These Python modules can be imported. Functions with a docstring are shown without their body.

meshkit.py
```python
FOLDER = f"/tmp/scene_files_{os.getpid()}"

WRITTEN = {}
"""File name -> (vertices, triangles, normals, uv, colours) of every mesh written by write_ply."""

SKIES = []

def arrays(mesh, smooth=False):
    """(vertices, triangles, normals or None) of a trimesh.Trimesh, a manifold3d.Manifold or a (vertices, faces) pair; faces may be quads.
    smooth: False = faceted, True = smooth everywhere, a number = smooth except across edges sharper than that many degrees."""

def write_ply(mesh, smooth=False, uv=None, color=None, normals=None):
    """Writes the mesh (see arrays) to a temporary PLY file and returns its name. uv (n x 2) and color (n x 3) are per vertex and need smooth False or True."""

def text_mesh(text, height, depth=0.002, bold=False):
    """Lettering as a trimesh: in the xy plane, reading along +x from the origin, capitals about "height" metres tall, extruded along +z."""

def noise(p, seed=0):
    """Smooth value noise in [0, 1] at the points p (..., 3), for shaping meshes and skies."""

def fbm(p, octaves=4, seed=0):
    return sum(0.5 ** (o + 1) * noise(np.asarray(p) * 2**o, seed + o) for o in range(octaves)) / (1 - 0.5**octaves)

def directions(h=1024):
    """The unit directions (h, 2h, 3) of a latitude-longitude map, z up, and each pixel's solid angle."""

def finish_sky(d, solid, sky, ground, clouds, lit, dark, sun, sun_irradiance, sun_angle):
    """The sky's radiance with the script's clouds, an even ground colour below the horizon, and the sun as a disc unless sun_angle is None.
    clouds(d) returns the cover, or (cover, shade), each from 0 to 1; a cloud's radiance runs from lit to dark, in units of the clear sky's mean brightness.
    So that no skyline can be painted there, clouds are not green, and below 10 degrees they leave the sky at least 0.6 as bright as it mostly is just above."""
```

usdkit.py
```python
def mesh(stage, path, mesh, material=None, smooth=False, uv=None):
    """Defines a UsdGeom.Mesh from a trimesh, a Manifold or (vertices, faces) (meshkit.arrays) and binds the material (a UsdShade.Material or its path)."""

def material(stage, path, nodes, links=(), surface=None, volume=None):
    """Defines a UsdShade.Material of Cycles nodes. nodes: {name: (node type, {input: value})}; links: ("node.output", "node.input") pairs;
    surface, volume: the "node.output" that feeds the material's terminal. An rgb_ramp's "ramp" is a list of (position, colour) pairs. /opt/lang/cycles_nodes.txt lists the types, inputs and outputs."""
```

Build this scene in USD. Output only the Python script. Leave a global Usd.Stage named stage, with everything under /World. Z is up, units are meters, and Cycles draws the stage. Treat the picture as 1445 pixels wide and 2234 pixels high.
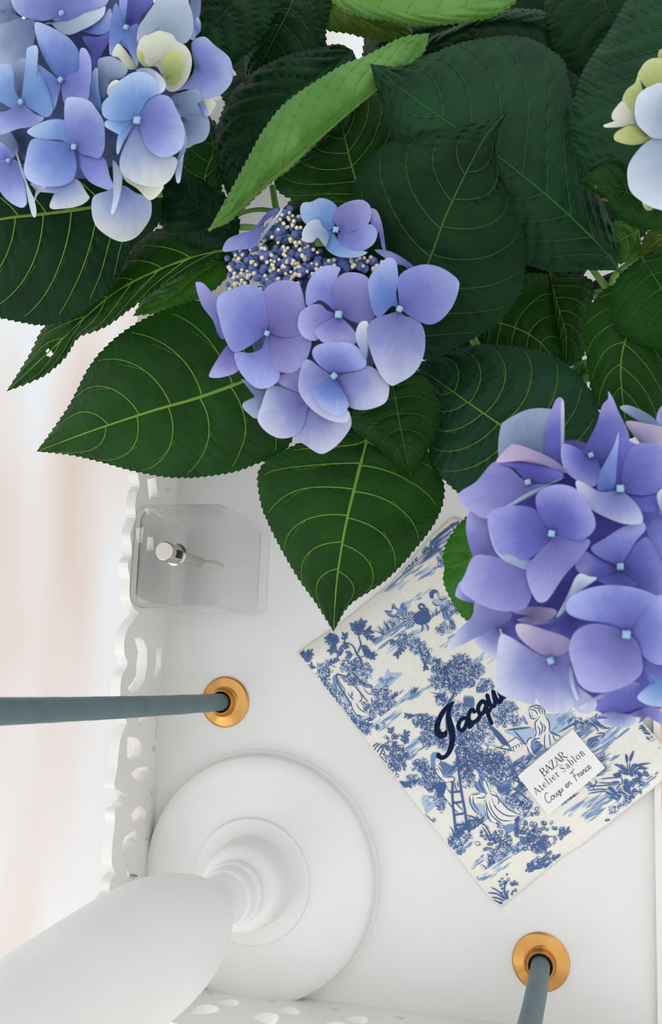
import math, random
import numpy as np, trimesh, usdkit, meshkit
import manifold3d as m3
from shapely.geometry import Polygon, Point, LineString
from shapely.ops import unary_union
from scipy.spatial import Delaunay
from pxr import Usd, UsdGeom, UsdLux, UsdShade, Gf, Sdf, Vt

stage = Usd.Stage.CreateInMemory()
UsdGeom.SetStageUpAxis(stage, 'Z'); UsdGeom.SetStageMetersPerUnit(stage, 1.0)
UsdGeom.Xform.Define(stage, '/World'); UsdGeom.Scope.Define(stage, '/World/Looks')
rng = np.random.default_rng(7)

# ------------------------------------------------------------------ camera, light, exposure
FPX, NU, NV, CX, CY, H = 2055., 1228., 1470., 722.5, 1117., .70      # focal length, the point straight below, picture centre (pixels); height over the tray
_n = np.array([(NU-CX)/FPX, (NV-CY)/FPX, 1.]); _n /= np.linalg.norm(_n)
_a = np.array([1., 0, 0])-_n*_n[0]; _a /= np.linalg.norm(_a)
ROT = np.array([_a, np.cross(-_n, _a), -_n])                          # camera (right, down, forward) -> world
EYE = np.array([0, 0, H])
cam = UsdGeom.Camera.Define(stage, '/World/camera')
cam.CreateHorizontalApertureAttr(36.0); cam.CreateVerticalApertureAttr(36.0*2234/1445)
cam.CreateFocalLengthAttr(36.0*FPX/1445); cam.CreateClippingRangeAttr(Gf.Vec2f(.01, 100)); cam.CreateFStopAttr(25.0); cam.CreateFocusDistanceAttr(.62)
_c = np.column_stack([ROT[:, 0], -ROT[:, 1], -ROT[:, 2]])
M = np.eye(4); M[:3, :3] = _c; M[:3, 3] = EYE
UsdGeom.Xformable(cam).AddTransformOp().Set(Gf.Matrix4d(*M.T.ravel().tolist()))
cam.CreateExposureAttr(.24)
dome = UsdLux.DomeLight.Define(stage, '/World/sky_light'); dome.CreateIntensityAttr(.31); dome.CreateColorAttr(Gf.Vec3f(.97, 1.0, 1.02))
win = UsdLux.RectLight.Define(stage, '/World/window_light'); win.CreateWidthAttr(1.8); win.CreateHeightAttr(1.6); win.CreateIntensityAttr(1.5)
win.CreateColorAttr(Gf.Vec3f(1.0, .985, .96))
def aim(x, frm, to):
    f = Gf.Matrix4d().SetLookAt(Gf.Vec3d(*frm), Gf.Vec3d(*to), Gf.Vec3d(0, 0, 1)).GetInverse()
    UsdGeom.Xformable(x).AddTransformOp().Set(f)
aim(win, (-2.1, -1.7, 1.9), (-.1, .1, 0))

# ------------------------------------------------------------------ helpers
def at(px, py, z=0.):
    """The point at height z that the pixel's line of sight meets."""
    px, py, z = np.broadcast_arrays(np.asarray(px, float), np.asarray(py, float), np.asarray(z, float))
    d = np.stack([(px-CX)/FPX, (py-CY)/FPX, np.ones_like(px)], -1) @ ROT.T
    return EYE+d*((z-H)/d[..., 2])[..., None]

def lin(c):
    c = np.asarray(c, float)/255.
    return tuple(np.where(c <= .04045, c/12.92, ((c+.055)/1.055)**2.4))

names = {}
def path_for(name, parent):
    base = str(parent.GetPath()) if parent is not None else '/World'
    k = names.get((base, name), 0); names[(base, name)] = k+1
    return f'{base}/{name}' + (f'_{k:03d}' if k else '')
def tag(prim, label=None, cat=None, group=None, kind=None):
    for k, v in (('label', label), ('category', cat), ('group', group), ('kind', kind)):
        if v: prim.SetCustomDataByKey(k, v)
    return prim
def obj(name, mesh, mat, parent=None, smooth=40, uv=None, **kw):
    return tag(usdkit.mesh(stage, path_for(name, parent), mesh, '/World/Looks/'+mat, smooth=smooth, uv=uv).GetPrim(), **kw)
def thing(name, label, cat, parent=None, group=None):
    return tag(UsdGeom.Xform.Define(stage, path_for(name, parent)).GetPrim(), label, cat, group)

def cr(pts, n=8, closed=False):
    p = np.asarray(pts, float)
    p = np.vstack([p[-1], p, p[0], p[1]]) if closed else np.vstack([2*p[0]-p[1], p, 2*p[-1]-p[-2]])
    t = np.linspace(0, 1, n, endpoint=False)[:, None]; out = []
    for i in range(1, len(p)-2):
        a, b, c, d = p[i-1:i+3]
        out.append(.5*(2*b+(c-a)*t+(2*a-5*b+4*c-d)*t*t+(3*b-a-3*c+d)*t**3))
    out = np.vstack(out)
    return out if closed else np.vstack([out, p[-2]])
def resample(p, n):
    s = np.r_[0, np.cumsum(np.linalg.norm(np.diff(p[:, :2], axis=0), axis=1))]
    u = np.linspace(0, s[-1], n)
    return np.stack([np.interp(u, s, p[:, k]) for k in range(p.shape[1])], 1)
def grid_faces(nr, nc, wrap=False):
    i, j = np.meshgrid(np.arange(nr-1), np.arange(nc if wrap else nc-1), indexing='ij')
    a, b = i*nc+j, i*nc+(j+1) % nc
    return np.stack([a, b, b+nc, a+nc], -1).reshape(-1, 4)
def lathe(prof, seg=96):
    p = np.asarray(prof, float); t = np.linspace(0, 2*np.pi, seg, endpoint=False)
    v = np.stack([p[:, :1]*np.cos(t), p[:, :1]*np.sin(t), np.repeat(p[:, 1:], seg, 1)], -1).reshape(-1, 3)
    return trimesh.Trimesh(v, tri(grid_faces(len(p), seg, True)), process=False)
def tri(q):
    q = np.asarray(q); return np.vstack([q[:, [0, 1, 2]], q[:, [0, 2, 3]]])
def tube(pts, rad, seg=12, cap=True):
    p = np.asarray(pts, float); r = np.broadcast_to(rad, len(p))
    d = np.gradient(p, axis=0); d /= np.linalg.norm(d, axis=1)[:, None]
    up = np.array([0, 0, 1.]) if abs(d[0][2]) < .9 else np.array([1., 0, 0])
    u = np.cross(d, up); u /= np.linalg.norm(u, axis=1)[:, None]; w = np.cross(d, u)
    t = np.linspace(0, 2*np.pi, seg, endpoint=False)
    v = p[:, None]+r[:, None, None]*(u[:, None]*np.cos(t)[:, None]+w[:, None]*np.sin(t)[:, None])
    f = tri(grid_faces(len(p), seg, True)); v = v.reshape(-1, 3)
    if cap:
        n = len(v); v = np.vstack([v, p[0], p[-1]]); k = np.arange(seg); l = (len(p)-1)*seg
        f = np.vstack([f, np.stack([np.full(seg, n), (k+1) % seg, k], 1), np.stack([np.full(seg, n+1), l+k, l+(k+1) % seg], 1)])
    return trimesh.Trimesh(v, f, process=False)
def moved(m, v):
    m = m.copy(); m.apply_translation(v); return m
cat_ = trimesh.util.concatenate

# ------------------------------------------------------------------ materials
def mat(name, nodes, links, surface='p.BSDF'):
    usdkit.material(stage, '/World/Looks/'+name, nodes, links, surface=surface)
def plain(name, rgb, rough=.5, **kw):
    mat(name, {'p': ('principled_bsdf', {'base_color': lin(rgb), 'roughness': rough, **kw})}, [])
def mottled(name, c1, c2, scale, rough=.5, bump=0, bscale=200, **kw):
    nodes = {'g': ('geometry', {}), 'n': ('noise_texture', {'scale': scale, 'detail': 4.}), 'r': ('rgb_ramp', {'ramp': [(.3, lin(c1)), (.7, lin(c2))]}),
             'p': ('principled_bsdf', {'roughness': rough, **kw})}
    links = [('g.position', 'n.vector'), ('n.fac', 'r.fac'), ('r.color', 'p.base_color')]
    if bump:
        nodes |= {'bn': ('noise_texture', {'scale': bscale, 'detail': 3.}), 'b': ('bump', {'strength': bump, 'distance': .001})}
        links += [('g.position', 'bn.vector'), ('bn.fac', 'b.height'), ('b.normal', 'p.normal')]
    mat(name, nodes, links)
mottled('white_lacquer', (226, 222, 217), (234, 231, 227), 9, .32)
mottled('tray_white', (224, 222, 219), (230, 228, 225), 6, .3)
mottled('chalk_white', (226, 225, 221), (232, 231, 228), 14, .45, bump=.06, bscale=120)
mottled('brass', (205, 150, 82), (222, 170, 100), 40, .3, bump=.05, bscale=300, metallic=1.0)
plain('steel', (196, 188, 180), .22, metallic=1.0)
plain('slot_black', (12, 12, 12), .6)
mottled('rod_green', (76, 98, 104), (88, 110, 114), 60, .5, bump=.35, bscale=260)
plain('hollow_black', (20, 18, 16), .7)
mat('glass', {'p': ('principled_bsdf', {'base_color': (1., 1., 1.), 'roughness': 0., 'transmission_weight': 1., 'ior': 1.45}), 't': ('transparent_bsdf', {'color': (.997, .999, .998)}), 'l': ('layer_weight', {'blend': .5}), 'm': ('map_range', {'range_type': 'smoothstep', 'from_min': .55, 'from_max': .99, 'to_min': .03, 'to_max': .95, 'clamp': True}), 'x': ('mix_closure', {})},
    [('l.facing', 'm.value'), ('m.result', 'x.fac'), ('t.BSDF', 'x.closure1'), ('p.BSDF', 'x.closure2')], 'x.closure')
plain('wick', (190, 182, 172), .8)
mottled('linen', (230, 225, 214), (238, 234, 224), 500, .85, bump=.25, bscale=1500)
mottled('mat_peach', (222, 160, 122), (234, 178, 140), 160, .9, bump=.4, bscale=400)
plain('paper', (236, 234, 231), .7)
plain('ink_grey', (92, 92, 98), .8)
plain('ink_light', (172, 191, 213), .85)
plain('ink_mid', (118, 145, 186), .85)
plain('ink_dark', (70, 96, 146), .85)
plain('thread', (14, 30, 62), .9, specular_ior_level=.15)
mottled('pot_glaze', (226, 224, 218), (236, 234, 230), 8, .3)
mottled('soil', (42, 32, 24), (66, 50, 38), 180, .95)
mottled('stem_green', (98, 140, 62), (128, 166, 84), 60, .45)
mottled('stem_dark', (24, 30, 42), (34, 42, 58), 60, .45)
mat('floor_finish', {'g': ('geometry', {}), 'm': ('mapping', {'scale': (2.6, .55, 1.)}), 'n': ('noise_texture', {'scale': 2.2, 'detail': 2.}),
    'r': ('rgb_ramp', {'ramp': [(.30, lin((206, 186, 174))), (.42, lin((216, 206, 200))), (.54, lin((220, 221, 223)))]}), 'p': ('principled_bsdf', {'roughness': .25})},  # blush bands paint the floor's soft warm reflections into its base colour
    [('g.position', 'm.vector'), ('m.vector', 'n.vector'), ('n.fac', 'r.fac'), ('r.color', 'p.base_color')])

def leaf_mat(name, c1, c2, rough=.42, spec=.5, trans=.2, tcol=(60, 130, 30)):
    mat(name, {'g': ('geometry', {}), 'n': ('noise_texture', {'scale': 38., 'detail': 4.}), 'r': ('rgb_ramp', {'ramp': [(.3, lin(c1)), (.7, lin(c2))]}),
        'bn': ('noise_texture', {'scale': 230., 'detail': 4.}), 'b': ('bump', {'strength': .4, 'distance': .0012}),
        'p': ('principled_bsdf', {'roughness': rough, 'specular_ior_level': spec}), 't': ('translucent_bsdf', {'color': lin(tcol)}), 'x': ('mix_closure', {'fac': trans})},
        [('g.position', 'n.vector'), ('n.fac', 'r.fac'), ('r.color', 'p.base_color'), ('g.position', 'bn.vector'), ('bn.fac', 'b.height'), ('b.normal', 'p.normal'),
         ('p.BSDF', 'x.closure1'), ('t.BSDF', 'x.closure2')], 'x.closure')
leaf_mat('leaf_mid', (12, 45, 8), (22, 66, 13), .45, .11, .1)
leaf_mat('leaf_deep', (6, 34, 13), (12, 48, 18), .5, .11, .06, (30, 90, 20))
leaf_mat('leaf_blue', (10, 46, 24), (20, 64, 34), .5, .16, .06, (30, 90, 40))
leaf_mat('leaf_fresh', (36, 88, 18), (52, 108, 28), .45, .18, .18)
leaf_mat('leaf_under', (78, 128, 58), (104, 152, 78), .55, .2, .2, (110, 160, 60))
leaf_mat('leaf_olive', (60, 80, 14), (78, 98, 24), .5, .15, .2)
plain('vein_light', (106, 136, 48), .6, specular_ior_level=.2)
plain('vein_green', (52, 96, 36), .6, specular_ior_level=.2)
plain('vein_dim', (26, 66, 34), .6, specular_ior_level=.15)
plain('leaf_spot', (96, 66, 46), .7)

def petal_mat(name, a, b, c, trans=.22):
    mat(name, {'tc': ('texture_coordinate', {}), 's': ('separate_xyz', {}), 'g': ('geometry', {}), 'n': ('noise_texture', {'scale': 70., 'detail': 3.}),
        'ma': ('math', {'math_type': 'multiply_add', 'value2': .35, 'value3': -.17}), 'ad': ('math', {'math_type': 'add'}),
        'mp': ('mapping', {'scale': (2.5, 46., 1.)}), 'vn': ('noise_texture', {'scale': 1., 'detail': 2.}), 'vm': ('math', {'math_type': 'multiply_add', 'value2': .2, 'value3': -.10}), 'ad2': ('math', {'math_type': 'add'}),
        'r': ('rgb_ramp', {'ramp': [(0, lin(a)), (.5, lin(b)), (.92, lin(c)), (1, lin([min(255, x*1.05) for x in c]))]}),
        'p': ('principled_bsdf', {'roughness': .55, 'specular_ior_level': .25}), 't': ('translucent_bsdf', {}), 'x': ('mix_closure', {'fac': trans})},
        [('tc.UV', 's.vector'), ('g.position', 'n.vector'), ('n.fac', 'ma.value1'), ('s.x', 'ad.value1'), ('ma.value', 'ad.value2'), ('tc.UV', 'mp.vector'), ('mp.vector', 'vn.vector'), ('vn.fac', 'vm.value1'), ('ad.value', 'ad2.value1'), ('vm.value', 'ad2.value2'), ('ad2.value', 'r.fac'),
         ('r.color', 'p.base_color'), ('r.color', 't.color'), ('p.BSDF', 'x.closure1'), ('t.BSDF', 'x.closure2')], 'x.closure')
PET = dict(blue=((96, 126, 214), (128, 154, 230), (176, 192, 240)), sky=((104, 150, 226), (134, 172, 236), (182, 206, 242)),
    peri=((112, 114, 210), (138, 146, 228), (174, 182, 238)), lilac=((116, 114, 204), (146, 146, 220), (180, 178, 232)),
    violet=((86, 86, 186), (116, 118, 208), (162, 164, 226)), pale=((156, 178, 226), (188, 202, 232), (216, 224, 238)),
    cream=((196, 204, 190), (226, 228, 208), (236, 238, 220)), lime=((160, 178, 96), (188, 200, 122), (206, 212, 146)),
    grey=((108, 128, 178), (134, 154, 194), (164, 180, 210)), dark=((84, 84, 180), (98, 98, 194), (114, 116, 204)), blul=((112, 126, 212), (142, 156, 228), (182, 196, 240)),
    white=((160, 182, 212), (190, 206, 230), (216, 226, 242)), tip=((124, 124, 212), (160, 166, 226), (206, 210, 236)),
    ptip=((128, 152, 224), (172, 188, 228), (218, 222, 222)), mauve=((114, 108, 192), (136, 132, 206), (158, 158, 218)), blush=((150, 140, 206), (186, 174, 214), (206, 190, 212)))
for k, v in PET.items(): petal_mat('petal_'+k, *[[c*g for c in q] for q, g in zip(v, (.76, .86, .94))])
plain('floret_eye', (136, 172, 198), .5)
plain('bud_blue', (88, 106, 164), .55)
plain('bead_beige', (222, 210, 176), .5)
mottled('head_core', (44, 58, 84), (62, 74, 120), 120, .8)
mottled('head_core_violet', (66, 62, 140), (84, 80, 164), 120, .8)
mottled('head_core_green', (40, 62, 34), (70, 92, 50), 120, .8)

# ------------------------------------------------------------------ floor and the side table whose top is the tray
v = np.array([[-2, -2, -.52], [2, -2, -.52], [2, 2, -.52], [-2, 2, -.52], [-2, -2, -.56], [2, -2, -.56], [2, 2, -.56], [-2, 2, -.56]], float)
f = np.array([[0, 1, 2, 3], [7, 6, 5, 4], [0, 4, 5, 1], [1, 5, 6, 2], [2, 6, 7, 3], [3, 7, 4, 0]])
obj('floor', (v, f), 'floor_finish', smooth=False, label='glossy white floor with reflections painted as pale blush streaks far below the tray', kind='structure')

mt = trimesh.creation.box((.7, 1.6, .012)); mt.apply_translation((.345, .1, -.514))
obj('floor_mat', mt, 'mat_peach', smooth=False, label='peach woven floor mat beyond the right edge of the tray', cat='mat')
ANG = math.radians(-2.35); UX = np.array([math.cos(ANG), math.sin(ANG), 0]); UY = np.array([-math.sin(ANG), math.cos(ANG), 0])
lp, bp, rp = at(360, 1462), at(750, 2187), at(1429, 1870)
BL = lp+UY*(np.dot(bp-lp, UY)); W = float(np.dot(rp-lp, UX)); L = .665
def tr(x, y, z=0.): return BL+UX*x+UY*y+np.array([0, 0, z])
def place(mesh, R, o):
    m = mesh.copy(); T = np.eye(4); T[:3, :3] = np.column_stack(R); T[:3, 3] = o; m.apply_transform(T); return m
ZV = np.array([0, 0, 1.])
TH = .0075
table = thing('side_table', 'white side table whose top is a tray with a pierced scalloped gallery', 'table')
slab = Polygon([(-TH, -TH), (W+.0045, -TH), (W+.0045, L+TH), (-TH, L+TH)])
obj('table_top', place(trimesh.creation.extrude_polygon(slab, .016, engine='earcut'), (UX, UY, ZV), BL-.016*ZV), 'tray_white', table, smooth=False)
for x in (.03, W-.03):
    for y in (.03, L-.03):
        obj('leg', moved(lathe([(0, -.52), (.011, -.52), (.013, -.5), (.015, -.3), (.019, -.12), (.016, -.1), (.02, -.08), (.02, -.016), (0, -.016)], 24), tr(x, y)), 'white_lacquer', table)
def on_left(px, py):
    """pixel -> (distance along the left gallery from its top end, height) on the gallery's inner face"""
    d = (at(px, py, 0)-EYE); t = np.dot(lp-EYE, UX)/(d @ UX); P = EYE+d*t[..., None] if np.ndim(t) else EYE+d*t
    return np.stack([(P-BL) @ UY, P[..., 2]], -1)
def gen_top(s0, s1, h=.070):
    s = np.arange(s0, s1, .002)
    ph = (s/.046) % 1
    return np.stack([s, h+.008*np.sqrt(np.abs(np.sin(np.pi*ph)))], 1)
def drop(s, z, w, h, a=0):
    t = np.linspace(0, 2*np.pi, 20, endpoint=False); x, y = w*np.cos(t)*(1-.45*np.sin(t)), h*np.sin(t)
    c, q = math.cos(a), math.sin(a); return Polygon(np.stack([s+c*x-q*y, z+q*x+c*y], 1))
def gen_holes(s0, s1):
    out, k, s = [], 0, s0+.02
    while s < s1-.012:
        out += [drop(s, .048, .008, .011, .5 if k % 2 else -.6), drop(s+.011, .029, .006, .008, 1.2 if k % 2 else -1.1), Polygon([(s-.012, .014), (s-.004, .011), (s-.006, .019)])]
        s += .046; k += 1
    return out
def gallery(outline, holes, R, o):
    poly = Polygon(outline).buffer(0)
    poly = poly.difference(unary_union([h.buffer(0) for h in holes]))
    poly = max(getattr(poly, 'geoms', [poly]), key=lambda g: g.area).buffer(-.0004).buffer(.0004)
    poly = max(getattr(poly, 'geoms', [poly]), key=lambda g: g.area)
    return place(trimesh.creation.extrude_polygon(poly, TH, engine='earcut'), R, o)
Z5 = lambda pts: [(200+x/6.568, 1350+y/6.568) for x, y in pts]
Z6 = lambda pts: [(190+x/6.568, 1640+y/6.568) for x, y in pts]
top_px = [(301, 1036), (305, 1062), (299, 1075), (295, 1105), (297, 1130), (289, 1150), (284, 1168), (287, 1190), (287, 1215), (279, 1228), (283, 1262), (283, 1300), (290, 1325), (303, 1337)] \
    + Z5([(620, 0), (530, 120), (480, 250), (465, 400), (475, 520), (512, 612), (500, 700), (440, 800), (420, 900), (410, 1050), (415, 1200), (440, 1350), (505, 1478), (480, 1560), (425, 1690), (395, 1850), (372, 2100)]) \
    + Z6([(430, 250), (400, 400), (395, 520), (480, 570), (582, 655), (520, 730), (478, 795), (425, 810), (395, 880), (400, 1000), (385, 1150), (365, 1300), (352, 1550), (370, 1660), (402, 1755), (350, 1830), (325, 1900), (322, 2030)])
tp = np.array(top_px, float); tsz = on_left(*cr(tp, 3).T)
hl = [Z5(h) for h in ([(615, 290), (670, 255), (750, 310), (795, 450), (790, 700), (750, 900), (660, 1030), (550, 1065), (520, 990), (590, 900), (640, 800), (640, 650), (665, 480), (640, 360)],
    [(1020, 220), (1030, 330), (1000, 500), (990, 700), (920, 880), (880, 850), (920, 650), (930, 430), (985, 410)], [(690, 1350), (760, 1290), (900, 1320), (880, 1400), (800, 1440), (720, 1500), (690, 1560), (665, 1480)],
    [(905, 1350), (945, 1350), (945, 1600), (930, 1740), (905, 1660), (935, 1500)], [(510, 1700), (600, 1690), (680, 1740), (720, 1880), (690, 1980), (560, 2030), (510, 1990)], [(850, 1830), (930, 1820), (910, 1940)])] \
   + [Z6(h) for h in ([(630, 310), (710, 230), (860, 210), (880, 300), (800, 430), (700, 410)], [(960, 480), (945, 680), (900, 580)], [(625, 910), (690, 820), (760, 770), (840, 850), (830, 990), (750, 980), (670, 1080), (640, 940)],
    [(540, 1220), (690, 1120), (710, 1270), (620, 1370), (510, 1490), (505, 1350)], [(560, 1600), (600, 1570), (630, 1700), (740, 1780), (600, 1870), (570, 1720)], [(830, 1270), (930, 1120), (880, 1270)])] \
   + [[(321, 1046), (340, 1042), (345, 1088), (326, 1090)], [(362, 1058), (369, 1058), (370, 1072), (363, 1074)], [(315, 1108), (338, 1112), (340, 1124), (322, 1124)], [(297, 1152), (315, 1150), (310, 1184), (298, 1184)], [(322, 1172), (334, 1172), (336, 1202), (320, 1202)]]
hl_sz = [Polygon(on_left(np.array(h)[:, 0], np.array(h)[:, 1])) for h in hl]
s_hi, s_lo = tsz[0, 0], tsz[-1, 0]
up_ = gen_top(s_hi+.004, L-.004)[::-1]; lo_ = gen_top(.004, s_lo-.004)[::-1]
outl = [(L+TH, 0), (L+TH, .07)]+[tuple(p) for p in up_]+[tuple(p) for p in tsz]+[tuple(p) for p in lo_]+[(-TH, .07), (-TH, 0)]
obj('gallery_side', gallery(outl, hl_sz+gen_holes(s_hi+.01, L)+gen_holes(0, s_lo-.01), (UY, ZV, -UX), BL), 'white_lacquer', table, smooth=30)
rim_ = trimesh.creation.extrude_polygon(Polygon([(0, 0), (L+2*TH, 0), (L+2*TH, .004), (L+2*TH-.001, .005), (.001, .005), (0, .004)]), .0045, engine='earcut')
obj('edge_lip', place(rim_, (UY, ZV, UX), BL+UX*W-UY*TH), 'white_lacquer', table, smooth=False, label='low plain lip')
for yy, dirn in ((0, -UY), (L, UY)):
    outl = [(W, 0), (W, .07)]+[tuple(p) for p in gen_top(.004, W-.004)[::-1]]+[(0, .07), (0, 0)]
    obj('gallery_side', gallery(outl, gen_holes(0, W), (UX, ZV, dirn), BL+UY*yy), 'white_lacquer', table, smooth=30)

# handle rods with their brass collars, screwed to the tray
collar = [(0, 0), (.0190, 0), (.0193, .0008), (.0190, .0016), (.0175, .0022), (.0120, .0034), (.0104, .0044), (.0098, .0065), (.0094, .0105), (.0088, .0116), (.0080, .0116), (.0072, .0108), (.0070, .004), (0, .004)]
def rod(px, py, lean, dark):
    B = at(px, py)
    c = obj('brass_collar', moved(lathe(collar, 64), B), 'brass', table, smooth=50, label='brushed brass collar with stepped neck')
    zs = np.linspace(.0045, .44, 60)
    p = B+np.stack([lean[0]*(zs/.3)**1.6, lean[1]*(zs/.3)**1.6, zs], 1)
    obj('handle_rod', tube(p, .0064+.00025*meshkit.noise(np.stack([zs*90, zs*0, zs*0], 1), int(px)), 20), 'rod_green', table, smooth=60, label='grey-green wrapped rod')
    obj('collar_gap', moved(lathe([(.0063, .0046), (.0074, .0102), (.0074, .0046)], 32), B), 'hollow_black', table)
rod(492, 1531, (.0, .004), 0); rod(1180.5, 2098, (-.016, -.004), 0)

# ------------------------------------------------------------------ white turned candlestick
B = at(566, 1910)
prof = [(0, 0), (.0845, 0), (.0868, .0012), (.0876, .004), (.0874, .007), (.0862, .0095), (.0835, .0112), (.0780, .0132), (.062, .0158), (.050, .0176), (.0448, .0186), (.0440, .0194), (.0436, .0212), (.0424, .0220), (.0405, .0218),
        (.0375, .0202), (.0330, .0200), (.0316, .0215), (.0310, .026), (.0306, .034), (.0302, .041), (.0290, .0462), (.0262, .0496), (.0232, .0512), (.0212, .0518), (.0204, .0535), (.0206, .0565), (.0212, .0595), (.0206, .0625), (.0192, .0635),
        (.0190, .066), (.0192, .073), (.0186, .077), (.0172, .0785), (.0168, .082), (.0166, .092), (.0172, .100), (.0190, .110), (.0222, .120), (.0258, .131), (.0292, .143), (.0322, .157), (.0345, .172), (.0358, .190), (.0362, .208),
        (.0358, .228), (.0346, .252), (.0330, .280), (.0308, .310), (.0285, .335), (.026, .36), (.024, .378), (.027, .384), (.027, .392), (.023, .398), (.03, .41), (.041, .416), (.042, .420), (.040, .422), (.016, .422), (.014, .418), (0, .418)]
pp = cr(prof, 4)
cs = thing('candlestick', 'thick white turned candlestick with a wide round foot', 'candlestick')
cut = int(np.argmin(np.abs(pp[:, 1]-.0217)+(pp[:, 0] > .0415)*1))
stp = np.r_[pp[:cut+1], [[0, pp[cut, 1]-.004]]]
obj('foot', moved(lathe(stp, 128), B), 'chalk_white', cs, smooth=35)
obj('stem', moved(lathe(np.r_[[[0, pp[cut, 1]-.003]], pp[cut:]], 128), B), 'chalk_white', cs, smooth=35)

# ------------------------------------------------------------------ square glass oil lamp
hz = .095
cor = at(np.array([290, 275, 497, 505.]), np.array([1094, 1331, 1327, 1100.]), hz)
C0 = cor.mean(0); C0[2] = 0
ea = (cor[3]+cor[2]-cor[0]-cor[1]); ea /= np.linalg.norm(ea); eb = np.array([-ea[1], ea[0], 0])
hw = .0365
def rsq(h, r): return m3.CrossSection([[(-h+r, -h+r), (h-r, -h+r), (h-r, h-r), (-h+r, h-r)]]).offset(r, m3.JoinType.Round, circular_segments=48)
def rbox(h, z0, z1, r, e):
    """rounded square block with rounded top and bottom edges"""
    parts = []
    for k in np.linspace(0, np.pi/2, 6):
        q = e*(1-math.cos(k)); y = e*math.sin(k)
        parts.append(rsq(h-e+e*math.cos(k), max(r-q, .002)).extrude((z1-z0)-2*e+2*y).translate((0, 0, z0+e-y)))
    out = parts[0]
    for p in parts[1:]: out += p
    return out
outer = rbox(hw, .0005, hz, .010, .0035)+m3.Manifold.cylinder(.004, .0098, .009, 48).translate((0, 0, hz-.001))
inner = rbox(hw-.003, .013, hz-.003, .008, .004)+m3.Manifold.cylinder(.012, .0050, .0050, 32).translate((0, 0, hz-.006))
lamp = thing('oil_lamp', 'clear square glass oil lamp with a steel wick cap', 'oil lamp')
def lamp_place(m): return place(trimesh.Trimesh(*[np.array(x) for x in (m.to_mesh().vert_properties[:, :3], m.to_mesh().tri_verts)], process=False) if hasattr(m, 'to_mesh') else m, (ea, eb, ZV), C0)
obj('glass_body', lamp_place(outer-inner), 'glass', lamp, smooth=40)
bz = hz+.0028
cap = lathe([(0, bz), (.0072, bz), (.0078, bz+.0006), (.0078, bz+.003), (.0066, bz+.0037), (.0066, bz+.021), (.0062, bz+.0221), (.0055, bz+.0225), (0, bz+.0225)], 48)
bu = obj('wick_cap', lamp_place(cap), 'steel', lamp, smooth=35, label='brushed steel wick cap')
sl = m3.CrossSection([[(-.0019, -.0034), (.0019, -.0034), (.0019, .0034), (-.0019, .0034)]]).offset(.0008, m3.JoinType.Round, circular_segments=16).extrude(.0012)
sm = trimesh.Trimesh(sl.to_mesh().vert_properties[:, :3], sl.to_mesh().tri_verts)
dirv = np.array([math.cos(.15), -math.sin(.15), 0]); side = np.cross(ZV, dirv)
sm2 = place(sm, (side, ZV, dirv), dirv*.0057+np.array([0, 0, bz+.0115]))
obj('air_slot', lamp_place(sm2), 'slot_black', bu, label='black slot in the cap')
obj('wick_tube', lamp_place(lathe([(0, .055), (.0036, .055), (.0038, .06), (.0038, hz+.003), (0, hz+.003)], 32)), 'steel', lamp)
obj('wick', lamp_place(tube(np.array([[0, 0, .056], [.0006, 0, .048], [.002, .001, .04], [.0045, .001, .033], [.007, .0, .028]]), .0022, 10)), 'wick', lamp, smooth=True)

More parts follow.
